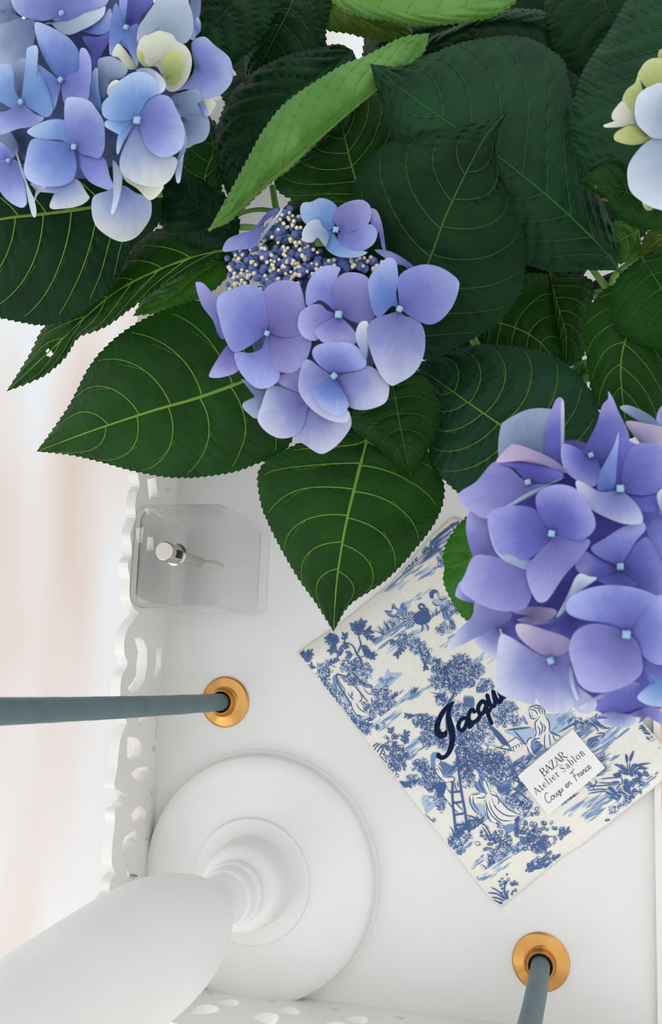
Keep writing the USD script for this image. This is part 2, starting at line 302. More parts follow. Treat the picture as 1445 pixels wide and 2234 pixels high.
# ------------------------------------------------------------------ toile pouch: cushion-like body, printed scene, embroidered name, paper card
PZ = .0075
def inset(poly, pts):
    """distance of points inside the polygon to its edge"""
    q = np.asarray(poly.exterior.coords); best = np.full(len(pts), 9.)
    for a, b in zip(q[:-1], q[1:]):
        d = b-a; t = np.clip(((pts-a) @ d)/max(d @ d, 1e-12), 0, 1); best = np.minimum(best, np.linalg.norm(pts-a-t[:, None]*d, axis=1))
    return best
class Puff:
    def __init__(s, px, z0, h, seed, edge=.007):
        p = np.array(px, float); s.poly = Polygon(at(p[:, 0], p[:, 1], z0+h)[:, :2]).buffer(-.0015).buffer(.0015, resolution=6); s.z0, s.h, s.seed, s.edge = z0, h, seed, edge
    def z(s, xy):
        d = inset(s.poly, xy); wr = meshkit.fbm(np.c_[xy*[38, 38], np.zeros(len(xy))], 3, s.seed)-.5
        return s.z0+s.h*(1-np.exp(-d/s.edge))+wr*.0016*np.clip(d/.012, 0, 1)+s.up(xy)
    def up(s, xy): q = np.clip((xy[:, 0]-.0)/.05, 0, 1.3); return .0062*q*q
    def mesh(s):
        x0, y0, x1, y1 = s.poly.bounds; g = .0025
        ring = [np.array([s.poly.exterior.interpolate(k).coords[0] for k in np.arange(0, s.poly.length, .0015)])]
        for off in (.0008, .0018, .0035, .006):
            q = s.poly.buffer(-off); ring.append(np.array([q.exterior.interpolate(k).coords[0] for k in np.arange(0, q.length, .002)]))
        X, Y = np.meshgrid(np.arange(x0, x1, g), np.arange(y0, y1, g)); P = np.c_[X.ravel(), Y.ravel()]
        import shapely
        P = P[shapely.contains_xy(s.poly.buffer(-.007), P[:, 0], P[:, 1])]
        n0 = len(ring[0]); P = np.vstack(ring+[P]); T = Delaunay(P).simplices
        c = P[T].mean(1); T = T[shapely.contains_xy(s.poly.buffer(1e-5), c[:, 0], c[:, 1])]
        a = P[T]; sg = np.cross(a[:, 1]-a[:, 0], a[:, 2]-a[:, 0]); T[sg < 0] = T[sg < 0][:, ::-1]
        top = np.c_[P, s.z(P)]; top[:n0, 2] = s.z0+.0012+s.up(P[:n0]); bot = np.c_[P[:n0], s.z0+s.up(P[:n0])]
        k = np.arange(n0); k2 = (k+1) % n0; b = len(P)
        ccw = s.poly.exterior.is_ccw
        w = np.vstack([np.stack([k, b+k, b+k2], 1), np.stack([k, b+k2, k2], 1)])
        return trimesh.Trimesh(np.vstack([top, bot]), np.vstack([T, w if ccw else w[:, ::-1]]), process=False)
back = Puff([(985, 1240), (1300, 1440), (1402, 1574), (1440, 1618), (1475, 1660), (1452, 1700), (1300, 1740), (1000, 1500)], .0004, .0045, 5)
body = Puff([(642, 1424), (740, 1358), (852, 1268), (938, 1168), (984, 1126), (1008, 1131), (1050, 1180), (1374, 1572), (1412, 1617), (1452, 1668), (1446, 1703), (1270, 1848), (1228, 1874), (1091, 1986), (1064, 1962), (920, 1780), (780, 1600)], .0004, PZ, 3)
pouch = thing('toile_pouch', 'cream linen pouch printed with blue pastoral scenes and embroidered in navy', 'pouch')
obj('back_panel', back.mesh(), 'linen', pouch, smooth=True)
obj('front_panel', body.mesh(), 'linen', pouch, smooth=True)

class Ink:
    """print drawn in the picture's pixels and laid on the cloth"""
    def __init__(s, puff): s.puff = puff; s.poly_in = puff.poly.buffer(-.0012); s.v = {}; s.f = {}
    def add(s, tone, px, faces):
        px = np.asarray(px, float); xy = at(px[:, 0], px[:, 1], s.puff.z0+s.puff.h)[:, :2]
        s.v.setdefault(tone, []).append(xy); n = sum(len(a) for a in s.v[tone][:-1]); s.f.setdefault(tone, []).append(np.asarray(faces)+n)
    def blob(s, tone, pts):
        p = np.asarray(pts, float); c = p.mean(0); k = np.arange(len(p)); s.add(tone, np.vstack([p, c]), np.stack([k, (k+1) % len(p), np.full(len(p), len(p))], 1))
    def poly(s, tone, pts, n=4):
        p = cr(pts, n, True) if n else np.array(pts, float); q = Polygon(p).buffer(0)
        for g in getattr(q, 'geoms', [q]):
            if g.area < 1: continue
            v, f = trimesh.creation.triangulate_polygon(g, engine='earcut'); s.add(tone, v, f)
    def line(s, tone, pts, w=1.6, taper=True, n=5, w2=None):
        p = cr(pts, n) if len(pts) > 2 and n else np.asarray(pts, float)
        if len(p) < 3: p = resample(p, 4)
        d = np.gradient(p, axis=0); d /= np.linalg.norm(d, axis=1)[:, None]+1e-9; nn = np.c_[-d[:, 1], d[:, 0]]
        t = np.linspace(0, 1, len(p)); ww = (w if w2 is None else w+(w2-w)*t)*(np.clip(np.sin(np.pi*np.clip(t, .04, .96))*1.6, 0, 1) if taper else 1)*.5
        ww = np.broadcast_to(ww, len(p))[:, None]
        v = np.stack([p-nn*ww, p+nn*ww], 1).reshape(-1, 2); s.add(tone, v, tri(grid_faces(len(p), 2)))
    def build(s, parent):
        import shapely
        for k, (tone, nm) in enumerate((('light', 'pale_print'), ('mid', 'blue_print'), ('paper', 'reserved_print'), ('dark', 'dark_print'))):
            if tone not in s.v: continue
            xy = np.vstack(s.v[tone]); f = np.vstack(s.f[tone]); ok = shapely.contains_xy(s.poly_in, xy[:, 0], xy[:, 1]); f = f[ok[f].all(1)]
            v = np.c_[xy, s.puff.z(xy)+.00025+.00012*k]
            a = v[f]; sg = np.cross(a[:, 1]-a[:, 0], a[:, 2]-a[:, 0])[:, 2]; f[sg < 0] = f[sg < 0][:, ::-1]
            obj(nm, (v, f), {'light': 'ink_light', 'paper': 'linen', 'mid': 'ink_mid', 'dark': 'ink_dark'}[tone], parent, smooth=False, kind='stuff')
ik = Ink(body); R = np.random.default_rng(11)
GA = math.radians(-36)                                               # the printed ground runs up to the right
def leaflet(tone, x, y, r, a, lobes=3):
    t = np.linspace(0, 2*np.pi, 15, endpoint=False); rr = r*(.72+.28*np.cos(lobes*t+R.uniform(0, 6)))*R.uniform(.85, 1.15, 15)
    c, q = math.cos(a), math.sin(a); X, Y = rr*np.cos(t)*1.25, rr*np.sin(t)*.85
    ik.blob(tone, np.stack([x+c*X-q*Y, y+q*X+c*Y], 1))
def foliage(cx, cy, rx, ry, n, rot=0., mood=(.5, .34), size=6.0):
    c, q = math.cos(rot), math.sin(rot); size *= .78
    for k in range(int(n*1.45)):
        a, d = R.uniform(0, 6.28), math.sqrt(R.uniform(0, 1)); X, Y = rx*d*math.cos(a), ry*d*math.sin(a); x, y = cx+c*X-q*Y, cy+q*X+c*Y
        leaflet('light', x, y, size*R.uniform(.8, 1.35), R.uniform(0, 6.28), 4)
        if R.uniform() < mood[0]*.62: leaflet('mid', x+R.uniform(-3, 3), y+R.uniform(-3, 3), size*R.uniform(.55, .95), R.uniform(0, 6.28))
        for _ in range(1):
            b = R.uniform(0, 6.28); r = size*R.uniform(.7, 1.2); x1, y1 = x+R.uniform(-4, 4), y+R.uniform(-4, 4)
            ik.line('dark', [(x1+r*math.cos(b+u), y1+r*math.sin(b+u)) for u in (0, .7, 1.4, 2.1)], R.uniform(.8, 1.45), n=3)
        if R.uniform() < mood[1]*.45: leaflet('dark', x+R.uniform(-5, 5), y+R.uniform(-5, 5), size*R.uniform(.3, .5), R.uniform(0, 6.28))
        if R.uniform() < .75: leaflet('paper', x+R.uniform(-5, 5), y+R.uniform(-5, 5), size*R.uniform(.3, .5), R.uniform(0, 6.28), 3)
def sprig(x, y, a, n=7, s=6., tone='dark', step=6.):
    """a twig with paired outlined leaves"""
    p = [(x, y)]
    for k in range(n):
        a += R.uniform(-.25, .25); x += step*math.cos(a); y += step*math.sin(a); p.append((x, y))
        for sg in (-1, 1):
            b = a+sg*R.uniform(.6, 1.1); tip = (x+1.9*s*math.cos(b), y+1.9*s*math.sin(b)); m1 = (x+s*math.cos(b+.4), y+s*math.sin(b+.4)); m2 = (x+s*math.cos(b-.4), y+s*math.sin(b-.4))
            ik.poly('light', [(x, y), m1, tip, m2], 2); ik.line('dark', [(x, y), m1, tip, m2, (x, y)], 1.3, False, 3); ik.line('mid', [(x, y), tip], 1.8)
    ik.line(tone, p, 2.0)
def hatch(x, y, ln, wd, n, tones=('light', 'light', 'mid')):
    for k in range(n):
        u, w_ = R.uniform(-.5, .5)*ln, R.uniform(-.5, .5)*wd; l = ln*R.uniform(.15, .5); a = GA+R.uniform(-.05, .05)
        x0, y0 = x+u*math.cos(GA)-w_*math.sin(GA), y+u*math.sin(GA)+w_*math.cos(GA)
        ik.line(tones[R.integers(len(tones))], [(x0-l/2*math.cos(a), y0-l/2*math.sin(a)), (x0+l/2*math.cos(a), y0+l/2*math.sin(a))], R.uniform(1.4, 4.2))
def grass(x, y, w, h, n, lean=0.):
    for k in range(n):
        u = R.uniform(-.5, .5)*w; x0, y0 = x+u*math.cos(GA), y+u*math.sin(GA); b = -1.57+lean+R.uniform(-.7, .7); l = h*R.uniform(.5, 1.1)
        ik.line(('dark', 'mid', 'dark', 'light')[R.integers(4)], [(x0, y0), (x0+.5*l*math.cos(b), y0+.5*l*math.sin(b)), (x0+l*math.cos(b+R.uniform(-.4, .4)), y0+l*math.sin(b))], R.uniform(1.5, 3.), w2=.6)
def folds(pts_list, tone='dark', w=1.8):
    for p in pts_list: ik.line(tone, p, w)
def bush(x, y, n, r=8.):
    """plant of big outlined leaves"""
    for k in range(n):
        a = R.uniform(0, 6.28); d = R.uniform(.1, 1)*r*2; px_, py_ = x+d*math.cos(a), y+d*.8*math.sin(a); b = a+R.uniform(-.5, .5); l = r*R.uniform(.8, 1.5)
        tip = (px_+l*math.cos(b), py_+l*math.sin(b)); m1 = (px_+.55*l*math.cos(b+.6), py_+.55*l*math.sin(b+.6)); m2 = (px_+.55*l*math.cos(b-.6), py_+.55*l*math.sin(b-.6))
        ik.poly(('light', 'mid', 'paper', 'paper', 'light')[R.integers(5)], [(px_, py_), m1, tip, m2], 2); ik.line('dark', [(px_, py_), m1, tip, m2, (px_, py_)], 1.2, False, 3); ik.line('dark', [(px_, py_), ((px_+tip[0])/2, (py_+tip[1])/2)], 1.2)
# top edge band: dark sheaf and grass
hatch(930, 1215, 190, 16, 26, ('light', 'mid', 'dark')); grass(905, 1228, 130, 20, 46); grass(965, 1178, 110, 18, 40)
ik.poly('mid', [(936, 1182), (950, 1168), (985, 1140), (1000, 1131), (1006, 1138), (985, 1160), (952, 1188)], 3)
for k in range(26): x = 940+k*2.5; y = 1186-k*2.0; ik.line('dark', [(x, y), (x+7, y-14+R.uniform(-4, 4))], 2.)
ik.line('dark', [(938, 1175), (938, 1190), (940, 1203)], 2.4); ik.line('dark', [(920, 1180), (928, 1195), (932, 1206)], 2.); hatch(890, 1262, 110, 20, 10); hatch(945, 1245, 60, 14, 8); sprig(936, 1160, -.9, 4, 5.)
hatch(910, 1305, 60, 14, 10); foliage(962, 1215, 8, 20, 10)
# boy with turkey, hens
bx = lambda pts: [(820+x/6.02, 1130+y/6.02) for x, y in pts]
ik.poly('mid', bx([(115, 1215), (200, 1230), (215, 1140), (245, 1130), (270, 1180), (300, 1210), (290, 1280), (230, 1300), (160, 1280)])); ik.poly('mid', bx([(300, 1240), (320, 1170), (340, 1120), (375, 1110), (385, 1150), (415, 1190), (400, 1260), (330, 1290)]))
ik.poly('paper', bx([(200, 1235), (250, 1190), (280, 1230), (240, 1270)])); folds([bx([(115, 1215), (180, 1230), (230, 1230)]), bx([(215, 1150), (230, 1180), (290, 1200)]), bx([(340, 1130), (350, 1180), (400, 1200)]), bx([(160, 1280), (240, 1300), (330, 1290)])])
ik.poly('mid', bx([(370, 1330), (390, 1270), (450, 1230), (520, 1250), (520, 1330), (500, 1420), (430, 1450), (380, 1400)]))
for k in range(22):
    a = k*.285; ik.line('paper' if k % 2 else 'dark', bx([(445+25*math.cos(a), 1340+28*math.sin(a)), (445+70*math.cos(a), 1340+95*math.sin(a))]), 2.2)
ik.poly('dark', bx([(500, 1290), (560, 1230), (640, 1210), (700, 1250), (725, 1310), (700, 1370), (640, 1400), (560, 1400), (510, 1360)])); ik.poly('mid', bx([(540, 1300), (600, 1260), (650, 1280), (660, 1340), (600, 1370), (550, 1350)]))
ik.line('dark', bx([(700, 1240), (660, 1190), (600, 1200), (570, 1170), (580, 1140), (620, 1140), (645, 1170)]), 4.5, False); folds([bx([(560, 1270), (600, 1320), (600, 1380)]), bx([(630, 1230), (640, 1300), (640, 1380)])], 'light', 2.)
ik.line('dark', bx([(600, 1390), (620, 1440), (600, 1500)]), 3.); ik.line('dark', bx([(650, 1390), (690, 1440), (680, 1490)]), 3.)
ik.poly('dark', bx([(710, 1040), (712, 980), (750, 945), (800, 950), (820, 985), (770, 990), (760, 1050), (740, 1060)])); ik.poly('paper', bx([(765, 1000), (815, 985), (828, 1010), (820, 1050), (780, 1060)])); ik.line('dark', bx([(820, 985), (832, 1015), (815, 1025), (822, 1045)]), 1.4)
for q in ((785, 1002), (808, 1000)): ik.line('dark', bx([(q[0]-5, q[1]), (q[0]+5, q[1])]), 1.8)
ik.poly('light', bx([(740, 1100), (830, 1040), (920, 1030), (950, 1060), (920, 1100), (960, 1180), (900, 1200), (860, 1150), (790, 1150)])); ik.poly('mid', bx([(850, 1160), (920, 1160), (990, 1300), (970, 1340), (900, 1330), (880, 1240)])); ik.poly('light', bx([(960, 1330), (1000, 1330), (1030, 1420), (1040, 1470), (1000, 1440)]))
folds([bx([(740, 1100), (790, 1150), (860, 1150)]), bx([(850, 1170), (880, 1240), (900, 1330)]), bx([(900, 1170), (930, 1250), (970, 1340)]), bx([(830, 1050), (870, 1080), (940, 1050)]), bx([(960, 1340), (1000, 1420), (1020, 1490)]), bx([(1000, 1330), (1030, 1400), (1050, 1480)]), bx([(930, 1110), (970, 1090), (960, 1150)])])
foliage(986, 1330, 14, 14, 14); grass(955, 1340, 60, 20, 20, .6); grass(858, 1370, 70, 26, 38, -.6); hatch(865, 1378, 90, 22, 26, ('light', 'mid', 'mid')); foliage(975, 1368, 28, 10, 20, GA); hatch(890, 1395, 90, 20, 14); hatch(985, 1400, 50, 20, 12)
# branch below the turkey
foliage(893, 1398, 26, 12, 24, .4, (.8, .5)); foliage(920, 1420, 18, 16, 24, 0, (.8, .4)); foliage(935, 1440, 14, 10, 14, 0, (.8, .4)); foliage(878, 1403, 14, 9, 10, 0, (.9, .5)); ik.line('dark', [(915, 1385), (918, 1420), (927, 1450), (924, 1463)], 2.4); sprig(946, 1440, .2, 2, 4.); sprig(930, 1446, 1.6, 2, 4.); sprig(880, 1410, 1.9, 4, 4.5); sprig(868, 1400, 3.0, 2, 4.)
# upper left: tall sapling, cottage, couple
q1 = lambda pts: [(640+x/4.983, 1330+y/4.983) for x, y in pts]
ik.line('dark', q1([(735, 640), (745, 580), (725, 520), (690, 480), (660, 410), (600, 365), (510, 355)]), 5., w2=2.); ik.line('dark', q1([(690, 500), (725, 420), (735, 370), (715, 300), (720, 240)]), 4.5, w2=1.8); ik.line('dark', q1([(715, 520), (670, 540), (665, 590)]), 3.); ik.line('dark', q1([(730, 520), (790, 505), (800, 540)]), 2.)
for (x, y, a, n, s) in ((715, 300, -1.9, 4, 6), (715, 260, -1.2, 5, 6), (700, 250, -2.5, 4, 5.5), (740, 270, -.4, 4, 6), (780, 290, .5, 4, 4), (510, 355, 3.3, 5, 6), (500, 350, -2.5, 4, 5.5), (440, 320, -2.6, 3, 6), (560, 350, -1.6, 3, 4.5), (470, 370, 2.4, 4, 5), (620, 420, 3.4, 3, 5), (560, 430, 2.6, 3, 5), (735, 380, .9, 4, 5), (770, 430, 1.1, 4, 5), (830, 480, .4, 2, 5), (660, 490, 2.8, 2, 6)):
    x, y = q1([(x, y)])[0]; sprig(x, y, a, n, s, step=5.)
foliage(*q1([(600, 620)])[0], 18, 12, 18); foliage(*q1([(700, 620)])[0], 16, 14, 18, 0, (.8, .5)); foliage(*q1([(790, 670)])[0], 14, 16, 15, 0, (.2, .2)); foliage(*q1([(320, 700)])[0], 16, 24, 34, 0, (.6, .4)); foliage(*q1([(380, 860)])[0], 16, 14, 20, 0, (.6, .4)); foliage(*q1([(360, 600)])[0], 15, 8, 10, -.5); foliage(*q1([(450, 950)])[0], 16, 20, 22, .7, (.9, .5)); sprig(*q1([(390, 590)])[0], -.9, 3, 4.)
ik.line('dark', q1([(390, 720), (380, 660), (360, 620)]), 2.); ik.line('dark', q1([(470, 630), (420, 610), (390, 590)]), 1.6)
ik.poly('light', q1([(420, 740), (470, 700), (480, 790), (600, 1000), (620, 1060), (540, 1000), (450, 850)]), 2); ik.poly('mid', q1([(420, 740), (465, 705), (470, 810), (440, 820)]), 2)
ik.line('dark', q1([(470, 700), (575, 730), (640, 685), (770, 810)]), 3.2, False, 0); ik.line('dark', q1([(470, 710), (480, 800), (610, 1010), (600, 1050)]), 3., False, 3); ik.line('dark', q1([(490, 740), (500, 790), (580, 900)]), 1.6); ik.line('dark', q1([(580, 730), (640, 800), (700, 870), (810, 1000)]), 2.2, False, 3); ik.line('dark', q1([(500, 740), (560, 740)]), 1.5); ik.poly('mid', q1([(530, 740), (570, 745), (580, 790), (545, 780)]), 2)
foliage(*q1([(610, 770)])[0], 8, 12, 9, 0, (.9, .6)); foliage(*q1([(690, 760)])[0], 12, 10, 12, .7); foliage(*q1([(760, 770)])[0], 9, 8, 6, 0, (.1, .2))
ik.poly('paper', q1([(640, 830), (690, 820), (710, 880), (740, 960), (700, 1010), (640, 980), (630, 900)])); ik.poly('mid', q1([(635, 900), (690, 890), (710, 950), (660, 970)])); ik.poly('paper', q1([(630, 1000), (720, 980), (800, 1060), (820, 1160), (700, 1150), (650, 1080)]))
folds([q1(p) for p in ([(640, 840), (660, 810), (690, 820), (690, 860)], [(640, 880), (635, 950), (660, 990)], [(700, 860), (740, 920), (740, 980), (700, 1010)], [(630, 1000), (640, 1080), (700, 1150), (810, 1165)], [(680, 1010), (720, 1080), (800, 1130)], [(720, 980), (780, 1060), (850, 1080)], [(590, 900), (620, 950), (650, 970)], [(760, 830), (830, 815), (860, 870), (840, 920), (790, 890), (760, 840)], [(850, 930), (900, 930), (930, 980), (880, 1000), (850, 960)], [(850, 950), (860, 1050)], [(890, 1000), (930, 1060), (940, 1120)], [(800, 1010), (760, 1010), (830, 1060)])])
ik.poly('mid', q1([(750, 830), (830, 810), (870, 850), (800, 850)]), 2); foliage(*q1([(960, 900)])[0], 18, 12, 20, .3, (.3, .3)); foliage(*q1([(990, 1000)])[0], 22, 16, 30, 0, (.4, .3)); foliage(*q1([(860, 1090)])[0], 20, 10, 20, .1, (.9, .6)); grass(*q1([(1130, 940)])[0], 30, 14, 18); grass(*q1([(1300, 925)])[0], 22, 16, 12); grass(*q1([(1010, 1110)])[0], 36, 14, 22, .5)
ik.poly('light', q1([(900, 830), (970, 770), (1000, 720), (1030, 640), (1060, 690), (1190, 690), (1100, 780), (1030, 840)]), 2)
for k in range(14): leaflet('light' if k % 2 else 'mid', *q1([(930+R.uniform(0, 180), 730+R.uniform(0, 90))])[0], 5, R.uniform(0, 6))
hatch(*q1([(1180, 1000)])[0], 70, 10, 12); hatch(*q1([(1380, 900)])[0], 50, 8, 8); hatch(*q1([(960, 1240)])[0], 80, 22, 22); hatch(*q1([(800, 1180)])[0], 40, 14, 16, ('mid', 'light')); hatch(*q1([(760, 1370)])[0], 30, 10, 4); hatch(*q1([(330, 240)])[0], 40, 6, 4); hatch(*q1([(560, 70)])[0], 60, 10, 8); hatch(*q1([(1080, 230)])[0], 90, 14, 14)
foliage(*q1([(700, 1250)])[0], 30, 16, 34, .5, (.5, .5), 5.5); bush(*q1([(720, 1280)])[0], 14, 8); bush(*q1([(890, 1220)])[0], 10, 8); foliage(*q1([(560, 1090)])[0], 22, 8, 14, .7, (.1, .2)); bush(*q1([(620, 1220)])[0], 8, 7)
for (x, y, a, n) in ((60, 560, -1.3, 5), (70, 540, -.9, 5), (90, 570, -.5, 3), (150, 660, -1.2, 2)): sprig(*q1([(x, y)])[0], a, n, 5.5, step=5.)
ik.line('dark', q1([(15, 480), (70, 570), (120, 640), (180, 720)]), 2.2); ik.line('dark', q1([(500, 1100), (560, 1190), (640, 1300), (710, 1390)]), 2.4)
# rock with flowers at the left edge
q7 = lambda pts: [(770+x/6.283, 1560+y/6.283) for x, y in pts]
ik.poly('mid', q7([(215, 480), (260, 410), (330, 370), (400, 380), (440, 480), (430, 600), (350, 600), (270, 550)])); folds([q7(p) for p in ([(230, 490), (280, 420), (350, 380)], [(260, 520), (310, 440), (380, 390)], [(290, 550), (350, 470), (400, 400)], [(330, 580), (390, 500), (420, 430)], [(215, 480), (330, 640), (520, 850)])], 'dark', 2.6); folds([q7([(270, 500), (330, 420)]), q7([(350, 540), (400, 470)])], 'paper', 2.2)
for (x, y, n, r) in ((470, 400, 7, 7), (540, 320, 8, 7), (600, 370, 8, 7), (720, 330, 5, 6), (560, 480, 10, 9), (480, 620, 12, 9), (600, 640, 12, 9), (680, 540, 10, 8), (520, 740, 8, 8), (640, 690, 6, 8)): bush(*q7([(x, y)])[0], n, r)
sprig(*q7([(540, 280)])[0], -1.6, 2, 5); sprig(*q7([(700, 400)])[0], -1.4, 4, 5); ik.line('dark', q7([(560, 560), (555, 430), (545, 330)]), 2.2); hatch(*q7([(820, 420)])[0], 50, 10, 10); hatch(*q7([(760, 580)])[0], 50, 12, 12); foliage(*q7([(560, 600)])[0], 20, 16, 16, .7, (.9, .7)); ik.line('dark', q7([(150, 410), (180, 380), (215, 395)]), 2.); hatch(*q7([(560, 850)])[0], 14, 6, 3)
# the great tree, waterfall and ruins around the embroidery
q3 = lambda pts: [(880+x/4.983, 1400+y/4.983) for x, y in pts]
for (x, y, rx, ry, n) in ((620, 220, 22, 15, 40), (420, 300, 20, 14, 34), (520, 330, 26, 20, 55), (660, 300, 26, 18, 55), (800, 320, 16, 13, 30), (390, 430, 18, 15, 36), (540, 440, 26, 16, 50), (680, 440, 20, 12, 36), (560, 510, 14, 12, 18)): foliage(*q3([(x, y)])[0], rx, ry, n, 0, (.75, .4))
for (x, y, rx, ry, n) in ((200, 870, 18, 12, 30), (300, 900, 22, 18, 46), (320, 1040, 26, 14, 44), (240, 1090, 12, 10, 16), (430, 1120, 14, 10, 18), (420, 620, 12, 14, 18), (600, 1020, 26, 20, 46), (720, 1080, 26, 22, 56), (640, 1180, 16, 10, 22), (760, 1240, 30, 18, 56), (880, 1280, 32, 18, 56), (680, 1300, 18, 16, 30), (1000, 1250, 26, 12, 36), (900, 900, 16, 14, 20), (640, 780, 16, 16, 20), (560, 720, 14, 20, 20), (900, 480, 16, 12, 18), (1150, 700, 20, 10, 18), (1060, 760, 16, 14, 18), (1200, 850, 18, 12, 18), (1080, 860, 14, 16, 18), (160, 1330, 10, 10, 10)): foliage(*q3([(x, y)])[0], rx, ry, n, .3, (.7, .45))
foliage(*q3([(880, 1050)])[0], 24, 16, 26, 0, (.1, .2), 7); foliage(*q3([(820, 950)])[0], 14, 12, 10, 0, (.1, .2), 7)
ik.line('dark', q3([(470, 700), (440, 600), (380, 570), (280, 545)]), 3.4, w2=1.4); ik.line('dark', q3([(560, 520), (540, 600), (500, 660), (480, 800), (470, 1000)]), 5., w2=8.); sprig(*q3([(330, 590)])[0], .4, 3, 5); ik.line('dark', q3([(300, 800), (200, 790), (120, 800), (40, 815)]), 2.4); sprig(*q3([(130, 810)])[0], 3.1, 3, 4)
for k in range(16): ik.line('mid' if k % 3 else 'dark', q3([(660+k*7, 580+R.uniform(0, 20)), (664+k*7, 660), (660+k*7, 700+R.uniform(0, 40))]), 2.)
for k in range(12): ik.line('mid' if k % 3 else 'dark', q3([(800+k*8, 460+R.uniform(0, 20)), (802+k*8, 560)]), 2.)
for k in range(12): ik.line('dark' if k % 2 else 'mid', q3([(860+k*16, 820+k*14), (1000+k*12, 1010+k*8), (1080+k*9, 1120+k*4)]), 2.2)
ik.poly('light', q3([(1100, 960), (1380, 930), (1440, 1000), (1330, 1080), (1180, 1020)]), 2); ik.poly('paper', q3([(1060, 1150), (1230, 1040), (1330, 1120), (1180, 1230)]), 0); ik.line('dark', q3([(1060, 1150), (1230, 1040), (1330, 1120)]), 1.8, False, 0)
for k in range(7): ik.line('dark', q3([(1080+k*30, 1190-k*14), (1110+k*30, 1190-k*14), (1100+k*32, 1230-k*16)]), 1.8)
ik.line('dark', q3([(980, 1140), (1100, 1165), (1220, 1190)]), 3.); ik.line('dark', q3([(1130, 960), (1390, 930)]), 4.); ik.line('dark', q3([(1200, 960), (1280, 1050), (1340, 1120)]), 2.4); ik.line('mid', q3([(1300, 800), (1330, 870), (1360, 900)]), 6.); hatch(*q3([(820, 190)])[0], 40, 12, 12); hatch(*q3([(230, 520)])[0], 60, 8, 8); grass(*q3([(110, 560)])[0], 22, 14, 14); hatch(*q3([(90, 1120)])[0], 60, 10, 10); hatch(*q3([(80, 1240)])[0], 60, 8, 8); hatch(*q3([(40, 590)])[0], 40, 8, 8)
# girl with basket on the right, hill
q5 = lambda pts: [(1110+x/4.983, 1520+y/4.983) for x, y in pts]
ik.poly('light', q5([(400, 190), (520, 190), (640, 170), (720, 200), (760, 270), (640, 340), (540, 390), (460, 370), (430, 250)]), 3); hatch(*q5([(570, 270)])[0], 50, 26, 26, ('mid', 'light')); ik.line('dark', q5([(540, 395), (640, 335), (740, 285), (860, 290)]), 3.); foliage(*q5([(720, 250)])[0], 14, 8, 10)
ik.poly('paper', q5([(220, 150), (260, 110), (310, 95), (370, 120), (395, 170), (380, 210), (310, 205), (290, 240), (250, 230)])); ik.poly('paper', q5([(290, 290), (340, 220), (400, 215), (440, 270), (440, 380), (500, 420), (560, 440), (450, 560), (370, 520), (290, 440)])); ik.poly('mid', q5([(380, 400), (440, 380), (560, 440), (480, 500), (400, 560)])); folds([q5(p) for p in ([(220, 150), (240, 110), (310, 95), (370, 120), (395, 170), (385, 205)], [(225, 140), (290, 150), (320, 200)], [(260, 115), (320, 130), (350, 190)], [(310, 105), (360, 140), (370, 195)], [(225, 155), (240, 220), (270, 240), (300, 230)], [(250, 180), (262, 178)], [(256, 200), (268, 215)], [(340, 220), (290, 290), (300, 400), (270, 450)], [(400, 215), (440, 280), (445, 380)], [(340, 260), (370, 330), (350, 430)], [(310, 320), (340, 360), (330, 430)], [(445, 370), (520, 410), (570, 440)], [(400, 400), (390, 480), (400, 580)], [(440, 400), (450, 480), (460, 540)], [(480, 410), (500, 460), (530, 480)], [(380, 300), (400, 340), (380, 390)])], 'dark', 2.2)
ik.poly('mid', q5([(270, 460), (350, 440), (360, 540), (290, 600), (230, 560)]), 3); ik.poly('paper', q5([(200, 520), (230, 460), (260, 450), (240, 520), (300, 650), (240, 620)]), 3); folds([q5(p) for p in ([(190, 520), (220, 460), (260, 445)], [(200, 530), (230, 610), (300, 670)], [(240, 530), (270, 600), (310, 640)], [(280, 460), (350, 450)], [(280, 500), (355, 490)], [(290, 540), (360, 520)])], 'dark', 2.2); hatch(*q5([(300, 620)])[0], 70, 16, 22, ('mid', 'light')); hatch(*q5([(190, 700)])[0], 80, 22, 26, ('mid', 'dark', 'light'))
# tree stump and reeds round the card
for p in ([(900, 240), (960, 300), (1040, 360)], [(930, 230), (1000, 310), (1100, 350)], [(960, 180), (940, 240)], [(860, 280), (950, 330), (980, 390)], [(970, 270), (1050, 340), (1110, 330)]): ik.line('dark', q5(p), 4.5, w2=2.)
foliage(*q5([(860, 300)])[0], 24, 8, 14, -.3, (.3, .6), 5); foliage(*q5([(780, 300)])[0], 20, 8, 12); hatch(*q5([(800, 380)])[0], 90, 26, 26, ('light', 'mid')); hatch(*q5([(1170, 380)])[0], 100, 26, 34); ik.poly('mid', q5([(850, 500), (880, 450), (950, 440), (990, 480), (960, 540), (890, 560)])); folds([q5(p) for p in ([(860, 500), (900, 460), (960, 450)], [(880, 530), (920, 480), (980, 470)], [(900, 550), (950, 500)], [(950, 400), (1040, 400), (1000, 460)], [(920, 440), (1020, 420)])], 'dark', 2.8); hatch(*q5([(1010, 560)])[0], 70, 20, 22, ('mid', 'light')); grass(*q5([(990, 690)])[0], 30, 24, 20, .9); grass(*q5([(1000, 830)])[0], 36, 24, 22, .6); hatch(*q5([(1150, 660)])[0], 40, 6, 6, ('mid',))
q8 = lambda pts: [(1280+x/8.757, 1580+y/8.757) for x, y in pts]
ik.poly('dark', q8([(735, 620), (750, 555), (785, 620), (790, 690), (760, 730)])); ik.poly('dark', q8([(815, 650), (840, 570), (895, 490), (890, 570), (850, 680), (820, 700)])); ik.line('dark', q8([(770, 720), (780, 830), (810, 940)]), 2.); ik.line('dark', q8([(825, 700), (815, 820), (830, 940)]), 2.)
